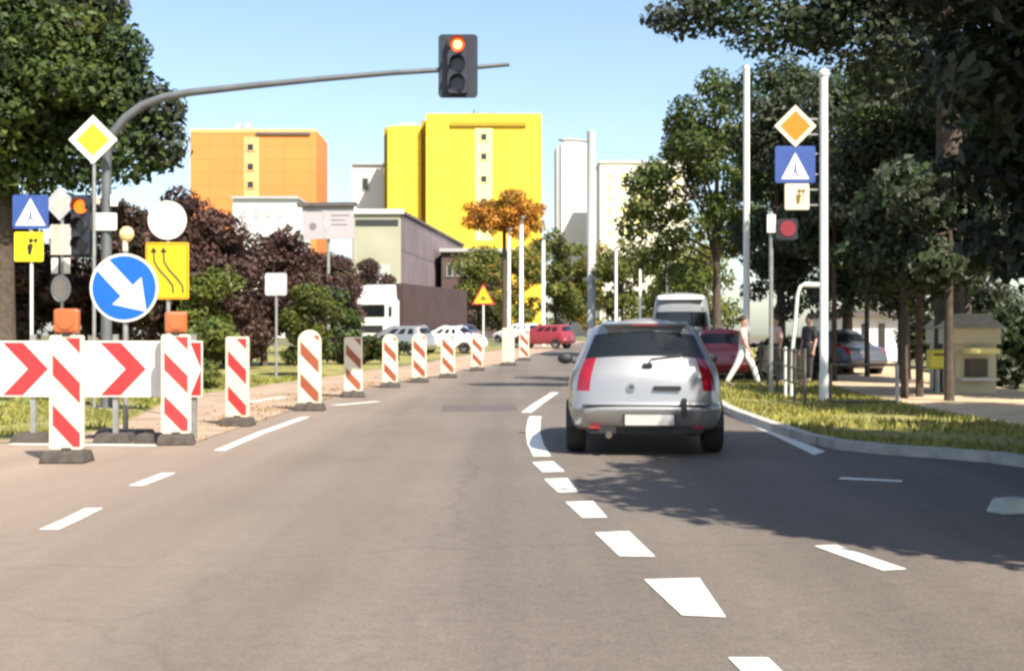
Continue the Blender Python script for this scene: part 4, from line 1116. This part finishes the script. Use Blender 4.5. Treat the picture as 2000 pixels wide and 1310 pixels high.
def part_from(vs, fs, name, mat, parent, pick=None):
    if pick: fs = [f for f in fs if pick(np.mean(vs[f], axis=0))]
    if not fs: return None
    used = sorted({i for f in fs for i in f}); mp = {u: k for k, u in enumerate(used)}
    mb = MB().add([tuple(vs[u]) for u in used], [[mp[i] for i in f] for f in fs], True)
    return mb.build(name, mat, parent, recalc=False)
COLS = [(0, 'r', 0), (.40, 'r', .006), (.75, 'r', .035), (.885, 'r', .09), (.98, 'r', .27), (1, 's', .17), (1, 's', .33), (1, 's', .35), (1, 's', .53), (1, 's', .55), (1, 's', .74), (.985, 's', .87), (.92, 'f', .17), (.74, 'f', .05), (.38, 'f', .01), (0, 'f', 0)]
def hatch_spec(L=3.95, sub=2, sedan=False):
    lay = [(.25, .26, L - .25, .70), (.28, .13, L - .12, .80), (.36, .06, L - .04, .836), (.50, .0, L, .85), (.535, .012, L - .005, .852), (.555, .055, L - .03, .85), (.70, .07, L - .10, .85), (.85, .10, L - .48, .828), (.95, .15, L - 1.05, .79), (.975, .18, L - 1.12, .77),
           (1.345, .43, L - 1.88, .60), (1.385, .41, L - 1.95, .57), (1.43, .48, L - 2.05, .47)]
    if sedan:
        lay[8] = (.95, .62, L - 1.05, .83); lay[9] = (.98, .72, L - 1.12, .815); lay[10] = (1.32, 1.12, L - 1.9, .63); lay[11] = (1.36, 1.16, L - 1.97, .60); lay[12] = (1.40, 1.24, L - 2.1, .54)
        lay[7] = (.88, .12, L - .48, .845)
    def region(li, c):
        if li == 9:
            if c <= 2: return 1
            if c in (5, 7, 9): return 2
            if c >= 12: return 1
        if li in (6, 7, 8) and c == 2: return 3
        if li == 6 and c in (11, 12): return 4
        return 0
    return dict(layers=lay, cols=COLS, belt=8, region=region, crown=.055, sub=sub)
def van_spec(L=5.2, sub=1):
    lay = [(.25, .15, L - .2, .85), (.3, .05, L - .1, .92), (.42, .0, L, .97), (.60, .0, L, .98), (.64, .05, L - .04, .97), (1.0, .05, L - .25, .98), (1.35, .06, L - .75, .98), (1.40, .065, L - .85, .975),
           (2.1, .12, L - 1.45, .90), (2.16, .13, L - 1.55, .89), (2.5, .2, L - 2.1, .84), (2.6, .32, L - 2.3, .72)]
    def region(li, c):
        if li == 7:
            if c <= 2: return 1
            if c in (7, 9): return 2
            if c >= 12: return 1
        if li in (5, 6) and c == 2: return 3
        if li == 5 and c in (12, 13): return 4
        return 0
    return dict(layers=lay, cols=COLS, belt=7, region=region, crown=.02, sub=sub)
def wheel(parent, x, y, r, side, detail=True):
    w_ = MB()
    prof = [(.10, r * .62), (.11, r * .9), (.085, r * .98), (.03, r), (-.03, r), (-.085, r * .98), (-.11, r * .9), (-.10, r * .62)]
    n = 28; v = []
    for a in range(n):
        th = 2 * math.pi * a / n
        for px_, pr in prof: v.append((px_, pr * math.cos(th), pr * math.sin(th)))
    k = len(prof)
    f = [(a * k + i, a * k + (i + 1) % k, ((a + 1) % n) * k + (i + 1) % k, ((a + 1) % n) * k + i) for a in range(n) for i in range(k)]
    t = w_.add(v, f, True).build('wheel', 'tyre', parent, (x, y, r))
    m = MB()
    v = []; 
    for a in range(n):
        th = 2 * math.pi * a / n
        v.append((side * .06, r * .64 * math.cos(th), r * .64 * math.sin(th)))
    m.add(v, [list(range(n))])
    for a in range(7):
        th = 2 * math.pi * a / 7
        c_, s_ = math.cos(th), math.sin(th)
        q = [(-.035, 0.03), (.035, .03), (.05, r * .62), (-.05, r * .62)]
        m.add([(side * .085, u * c_ - w2 * s_, u * s_ + w2 * c_) for u, w2 in q], [(0, 1, 2, 3)])
    m.build('rim', 'rim', t)
    return t
def car(name, label, cat, loc, rz, spec, paint, wheels, r, hw, group=None, glass='glass_dark', detail=False, mirrors=True, front=True):
    t = thing(name, label, cat, loc, rz, group)
    vs, parts = loft_car(spec)
    body = part_from(vs, parts[0], 'body', paint, t)
    part_from(vs, parts[5], 'underbody', 'black_plastic', t)
    ym = float(vs[:, 1].mean())
    part_from(vs, parts.get(1, []), 'rear_window', glass, t, lambda c: c[1] < ym)
    part_from(vs, parts.get(1, []), 'windscreen', glass, t, lambda c: c[1] >= ym)
    for s in (1, -1):
        part_from(vs, parts.get(2, []), 'side_windows', glass, t, lambda c: c[0] * s > 0)
        part_from(vs, parts.get(3, []), 'tail_light', 'tail_red', t, lambda c: c[0] * s > 0)
        part_from(vs, parts.get(4, []), 'headlight', 'head_lamp', t, lambda c: c[0] * s > 0)
    for y in wheels:
        for s in (1, -1):
            wheel(t, s * (hw - .085), y, r, s)
            n = 22
            v = [(s * (hw + .004), y + (r + .055) * math.cos(a), max(.21, r + (r + .055) * math.sin(a))) for a in np.linspace(0, math.pi, n)]
            v2 = [(s * (hw - .25), q[1], q[2]) for q in v]
            MB().add(v + v2, [(i, i + 1, n + i + 1, n + i) for i in range(n - 1)] + [list(range(n))]).build('wheel_arch', 'black_plastic', t)
    if mirrors:
        L = max(l[2] for l in spec['layers']); zb = spec['layers'][spec['belt']][0]
        for s in (1, -1):
            MB().ball((s * (hw + .07), L * .64, zb + .055), (.10, .055, .07), 12, 8).tube([(s * (hw - .12), L * .65, zb + .0), (s * (hw + .03), L * .64, zb + .035)], .03, 6).build('wing_mirror', 'black_plastic', t)
    return t

# the silver hatchback ahead
SX, SY = 1.43, 13.05
hc = car('silver_hatchback', 'silver hatchback seen from behind driving in the right lane', 'car', (SX, SY, .004), R(-3.5), hatch_spec(3.95, 3), 'silver_paint', (.70, 3.15), .30, .838)
def on(name, mb, mats, bevel=0, parent=hc): return mb.build(name, mats, parent, bevel=bevel)
on('number_plate', MB().prism(rrect(.03, .40, .52, .112, .012), -.012, .03), 'number_plate')
on('plate_recess', MB().prism(rrect(.03, .40, .56, .125, .02), -.002, .04), 'black_plastic')
on('lower_bumper', MB().prism(rrect(0, .285, 1.22, .07, .03), .10, .26), 'black_plastic')
on('boot_handle', MB().prism(rrect(.22, .735, .30, .045, .02), .045, .085), 'black_plastic')
bd = on('badge', MB().disc(-.16, .745, .045, .05, .085, 20), 'rim')
on('badge_ring', MB().disc(-.16, .745, .028, .046, .0495, 20), 'grey_paint', parent=bd)
wp = MB().tube([(.02, .12, .99), (.06, .19, 1.04), (.38, .22, 1.08)], .011, 6).box(-.03, .07, .12, .18, .965, .998)
on('wiper', wp, 'black_plastic')
on('tow_cover', MB().prism(rrect(.40, .53, .05, .20, .015), -.006, .06), 'black_plastic')
on('exhaust', MB().tube([(-.40, .02, .235), (-.40, .30, .24)], .035, 12), 'dark_pole')
on('bumper_seam', MB().prism(rrect(0, .552, 1.36, .014, .004), .03, .07), 'black_plastic')
on('spoiler', MB().add([(-.44, .34, 1.425), (.44, .34, 1.425), (.47, .56, 1.45), (-.47, .56, 1.45), (-.44, .34, 1.40), (.44, .34, 1.40), (.47, .56, 1.40), (-.47, .56, 1.40)], [(0, 1, 2, 3), (4, 5, 6, 7), (0, 1, 5, 4), (1, 2, 6, 5), (2, 3, 7, 6), (3, 0, 4, 7)]), 'silver_paint', bevel=.012)
on('brake_light', MB().box(-.14, .14, .333, .345, 1.405, 1.42), 'tail_red')
on('antenna', MB().tube([(0, 1.2, 1.47), (0, 1.02, 1.62)], .006, 6), 'black_plastic')
for s in (1, -1):
    on('reflector', MB().prism(rrect(s * .55, .315, .12, .03, .01), .075, .12), 'tail_red')
    on('head_rest', MB().ball((s * .34, 1.0, 1.14), (.12, .06, .10)), 'cloth_dark')

# distant vehicles
def far(kind, name, label, px, d, rz, paint, sub=1, L=4.1, cat='car', group=None, r=.30):
    sp = van_spec(L, sub) if kind == 'van' else hatch_spec(L, sub, kind == 'sedan')
    hw = .965 if kind == 'van' else .838
    return car(name, label, cat, (X(px, d), d, gz(d) + .006), R(rz), sp, paint, (.75, L - .8), r if kind != 'van' else .34, hw, group)
v = far('van', 'grey_van', 'tall grey van with a pale roof ahead of the silver hatchback', 1330, 40, -8, 'van_grey', 2, 5.2, 'van')
MB().prism(rrect(.0, 2.47, 1.5, .14, .06), .06, 1.9).build('roof_cap', 'white_car_paint', v)
GQ = 'vehicles queued in the distance'
far('hatch', 'red_car', 'dark red car seen nearly side on just left of the silver hatchback', 1118, 74, 62, 'red_paint', group=GQ)
far('hatch', 'red_car', 'red car half hidden right of the silver hatchback', 1408, 33, -10, 'red_paint', 2, group=GQ)
far('hatch', 'silver_grey_car', 'silver grey car with a curved roof behind the seventh and eighth beacon boards', 845, 60, 70, 'silver_paint', group=GQ)
far('sedan', 'navy_car', 'dark blue car below the yellow triangle sign', 945, 84, 60, 'navy_paint', L=4.4, group=GQ)
far('sedan', 'white_car', 'pinkish white car behind the ninth and tenth beacon boards', 945, 63, 66, 'white_car_paint', L=4.3, group=GQ)
far('hatch', 'white_car', 'small cream white car at the foot of the tallest pale post', 1052, 92, 50, 'white_car_paint', group=GQ)
far('hatch', 'brown_car', 'brown car behind the lampless beacon board on the left', 500, 46, 80, 'brown_paint', group=GQ)
far('sedan', 'grey_car', 'dark grey parked car under the trees right of the second white pole', 1700, 37, 22, 'grey_paint', L=4.3, group=GQ)
# truck with white cab facing the camera
a0 = Vector((X(722, 74), 74)); a1 = Vector((X(890, 90), 90))
ang = math.atan2(-(a1 - a0).x, (a1 - a0).y)
tk = thing('truck', 'white truck cab with a dark maroon covered trailer below the pale shop building', 'truck', (a0.x, a0.y, gz(76)), ang)
cab = MB().box(-1.15, 1.15, 0, 2.1, .75, 2.95).build('cab', 'white_car_paint', tk, bevel=.12)
MB().prism(rrect(0, 2.25, 1.95, .75, .08), -.012, .03).build('windscreen', 'glass_dark', cab)
MB().prism(rrect(0, 1.15, 1.7, .45, .05), -.012, .03).build('grille', 'black_plastic', cab)
MB().prism(rrect(0, .6, 2.25, .45, .06), -.06, .5).build('bumper', 'white_car_paint', tk)
for s in (1, -1):
    MB().prism(rrect(s * .85, .62, .3, .16, .04), -.075, -.061).build('headlight', 'head_lamp', tk)
    MB().box(s * 1.25 - .09, s * 1.25 + .09, .1, .2, 1.9, 2.5).build('wing_mirror', 'black_plastic', tk)
fa = MB().add([(-1.05, .35, 2.96), (1.05, .35, 2.96), (1.05, 1.9, 2.96), (-1.05, 1.9, 2.96), (-.95, .8, 3.75), (.95, .8, 3.75), (1.0, 1.9, 3.9), (-1.0, 1.9, 3.9)], [(0, 1, 2, 3), (4, 5, 6, 7), (0, 1, 5, 4), (1, 2, 6, 5), (2, 3, 7, 6), (3, 0, 4, 7)]).build('roof_fairing', 'white_car_paint', tk, bevel=.1)
MB().box(-1.24, 1.24, 2.6, 15.5, 1.15, 4.0).build('trailer', 'maroon_tarp', tk, bevel=.03)
MB().box(-.5, .5, 1.5, 15.2, .7, 1.1).build('chassis', 'black_plastic', tk)
for y in (1.1, 4.2, 11.6, 12.9, 14.2):
    for s in (1, -1): wheel(tk, s * 1.0, y, .5, s)

# ---------------------------------------------------------------- people by the railing
def skin_mesh(name, verts, edges, rad, mat, parent):
    me = bpy.data.meshes.new(name); me.from_pydata(verts, edges, [])
    o = bpy.data.objects.new(name, me); COL.objects.link(o)
    o.modifiers.new('k', 'SKIN'); s = o.modifiers.new('s', 'SUBSURF'); s.levels = s.render_levels = 1
    for i, sv in enumerate(me.skin_vertices[0].data):
        sv.radius = rad[i] if isinstance(rad[i], tuple) else (rad[i], rad[i]); sv.use_root = (i == 0)
    dg = bpy.context.evaluated_depsgraph_get()
    ev = bpy.data.meshes.new_from_object(o.evaluated_get(dg))
    bpy.data.objects.remove(o); bpy.data.meshes.remove(me)
    ev.materials.clear(); ev.materials.append(MATS[mat])
    for p in ev.polygons: p.use_smooth = True; p.material_index = 0
    r = bpy.data.objects.new(name, ev); COL.objects.link(r); r.parent = parent
    return r
def person(label, x, y, z, rz, stride, top, trousers, h=1.7, arm=.15, hair='hair'):
    t = thing('person', label, 'person', (x, y, z), rz)
    k = h / 1.72
    t.scale = (k, k, k)
    # local: facing -y
    V, E, Rd = [], [], []
    def v(p, r, par=None):
        V.append(p); Rd.append(r)
        if par is not None: E.append((par, len(V) - 1))
        return len(V) - 1
    pel = v((0, 0, .93), (.15, .11)); bel = v((0, 0, 1.10), (.135, .10), pel); ch = v((0, .01, 1.30), (.16, .11), bel); nk0 = v((0, .01, 1.43), .06, ch); nk = v((0, 0, 1.49), .05, nk0)
    hd = v((0, -.012, 1.57), (.072, .085), nk); hd2 = v((0, -.01, 1.64), (.075, .092), hd); v((0, 0, 1.70), (.05, .06), hd2)
    v((0, -.108, 1.585), .016, hd)                                                    # nose
    for s in (1, -1): v((s * .078, .01, 1.59), .014, hd)                              # ears
    legs, arms = {}, {}
    for s in (1, -1):
        st = stride * s
        hip = v((s * .085, 0, .88), (.095, .10), pel); kn = v((s * .09, -st * .55 - .03, .50), (.062, .065), hip); an = v((s * .09, -st + (.05 if st < 0 else 0), .09), .042, kn)
        to = v((s * .10, -st - .14, .035), (.04, .03), an)
        sh = v((s * .17, .01, 1.38), .062, ch); e_ = v((s * .215, .03 + st * arm * 1.2, 1.10), .044, sh); wr = v((s * .22, -.06 + st * arm * 2.2, .86), .03, e_); pm = v((s * .22, -.075 + st * arm * 2.4, .79), (.022, .036), wr)
        for q in range(4):
            f1 = v((s * .218, -.105 + .022 * q + st * arm * 2.5, .725 + .004 * abs(q - 1.5)), .009, pm); v((s * .208, -.11 + .022 * q + st * arm * 2.5, .69 + .006 * abs(q - 1.5)), .008, f1)
        th = v((s * .212, -.118 + st * arm * 2.4, .775), .011, pm); v((s * .205, -.13 + st * arm * 2.4, .74), .009, th)
        legs[s] = (hip, kn, an, to); arms[s] = (sh, e_, wr)
    skin_mesh('body', V, E, Rd, 'skin', t)
    def sub(name, chains, grow, mat):
        ids, VV, RR, EE = {}, [], [], []
        for chain in chains:
            for a in chain:
                if a not in ids:
                    ids[a] = len(VV); VV.append(V[a]); r = Rd[a]; RR.append(tuple(q + grow for q in r) if isinstance(r, tuple) else r + grow)
            for a, b_ in zip(chain, chain[1:]): EE.append((ids[a], ids[b_]))
        return skin_mesh(name, VV, EE, RR, mat, t)
    sub('trousers', [(pel, bel)] + [(pel, legs[s][0], legs[s][1], legs[s][2]) for s in (1, -1)], .02, trousers)
    sub('top', [(pel, bel, ch, nk0)] + [(ch, arms[s][0], arms[s][1]) for s in (1, -1)], .022, top)
    for s in (1, -1): skin_mesh('shoe', [V[legs[s][2]], V[legs[s][3]]], [(0, 1)], [(.05, .05), (.05, .035)], 'shoe', t)
    MB().ball((0, .02, 1.655), (.098, .10, .095), 14, 8).build('hair', hair, t)
    for s in (1, -1): MB().ball((s * .03, -.098, 1.615), .011, 8, 5).build('eye', 'black_plastic', t)
    MB().box(-.025, .025, -.1, -.09, 1.533, 1.541).build('mouth', 'cloth_pink', t)
    return t
x, y = G(1452, 762); person('person striding in wide white trousers and a pale pink top right of the silver car', x, y, .09, R(75), .36, 'cloth_pink', 'cloth_white', 1.66)
x, y = X(1515, 30.5), 30.5; person('person in a pale pink top and dark trousers behind the railing', x, y, .09, R(-80), .18, 'cloth_pink', 'cloth_dark', 1.7)
x, y = X(1580, 31.5), 31.5; person('person in dark clothes standing left of the second white pole', x, y, .09, R(-60), .05, 'cloth_dark', 'cloth_dark', 1.72)

for o in list(COL.objects):
    if o.type == 'MESH' and o.data.users == 1: o.data.name = o.name
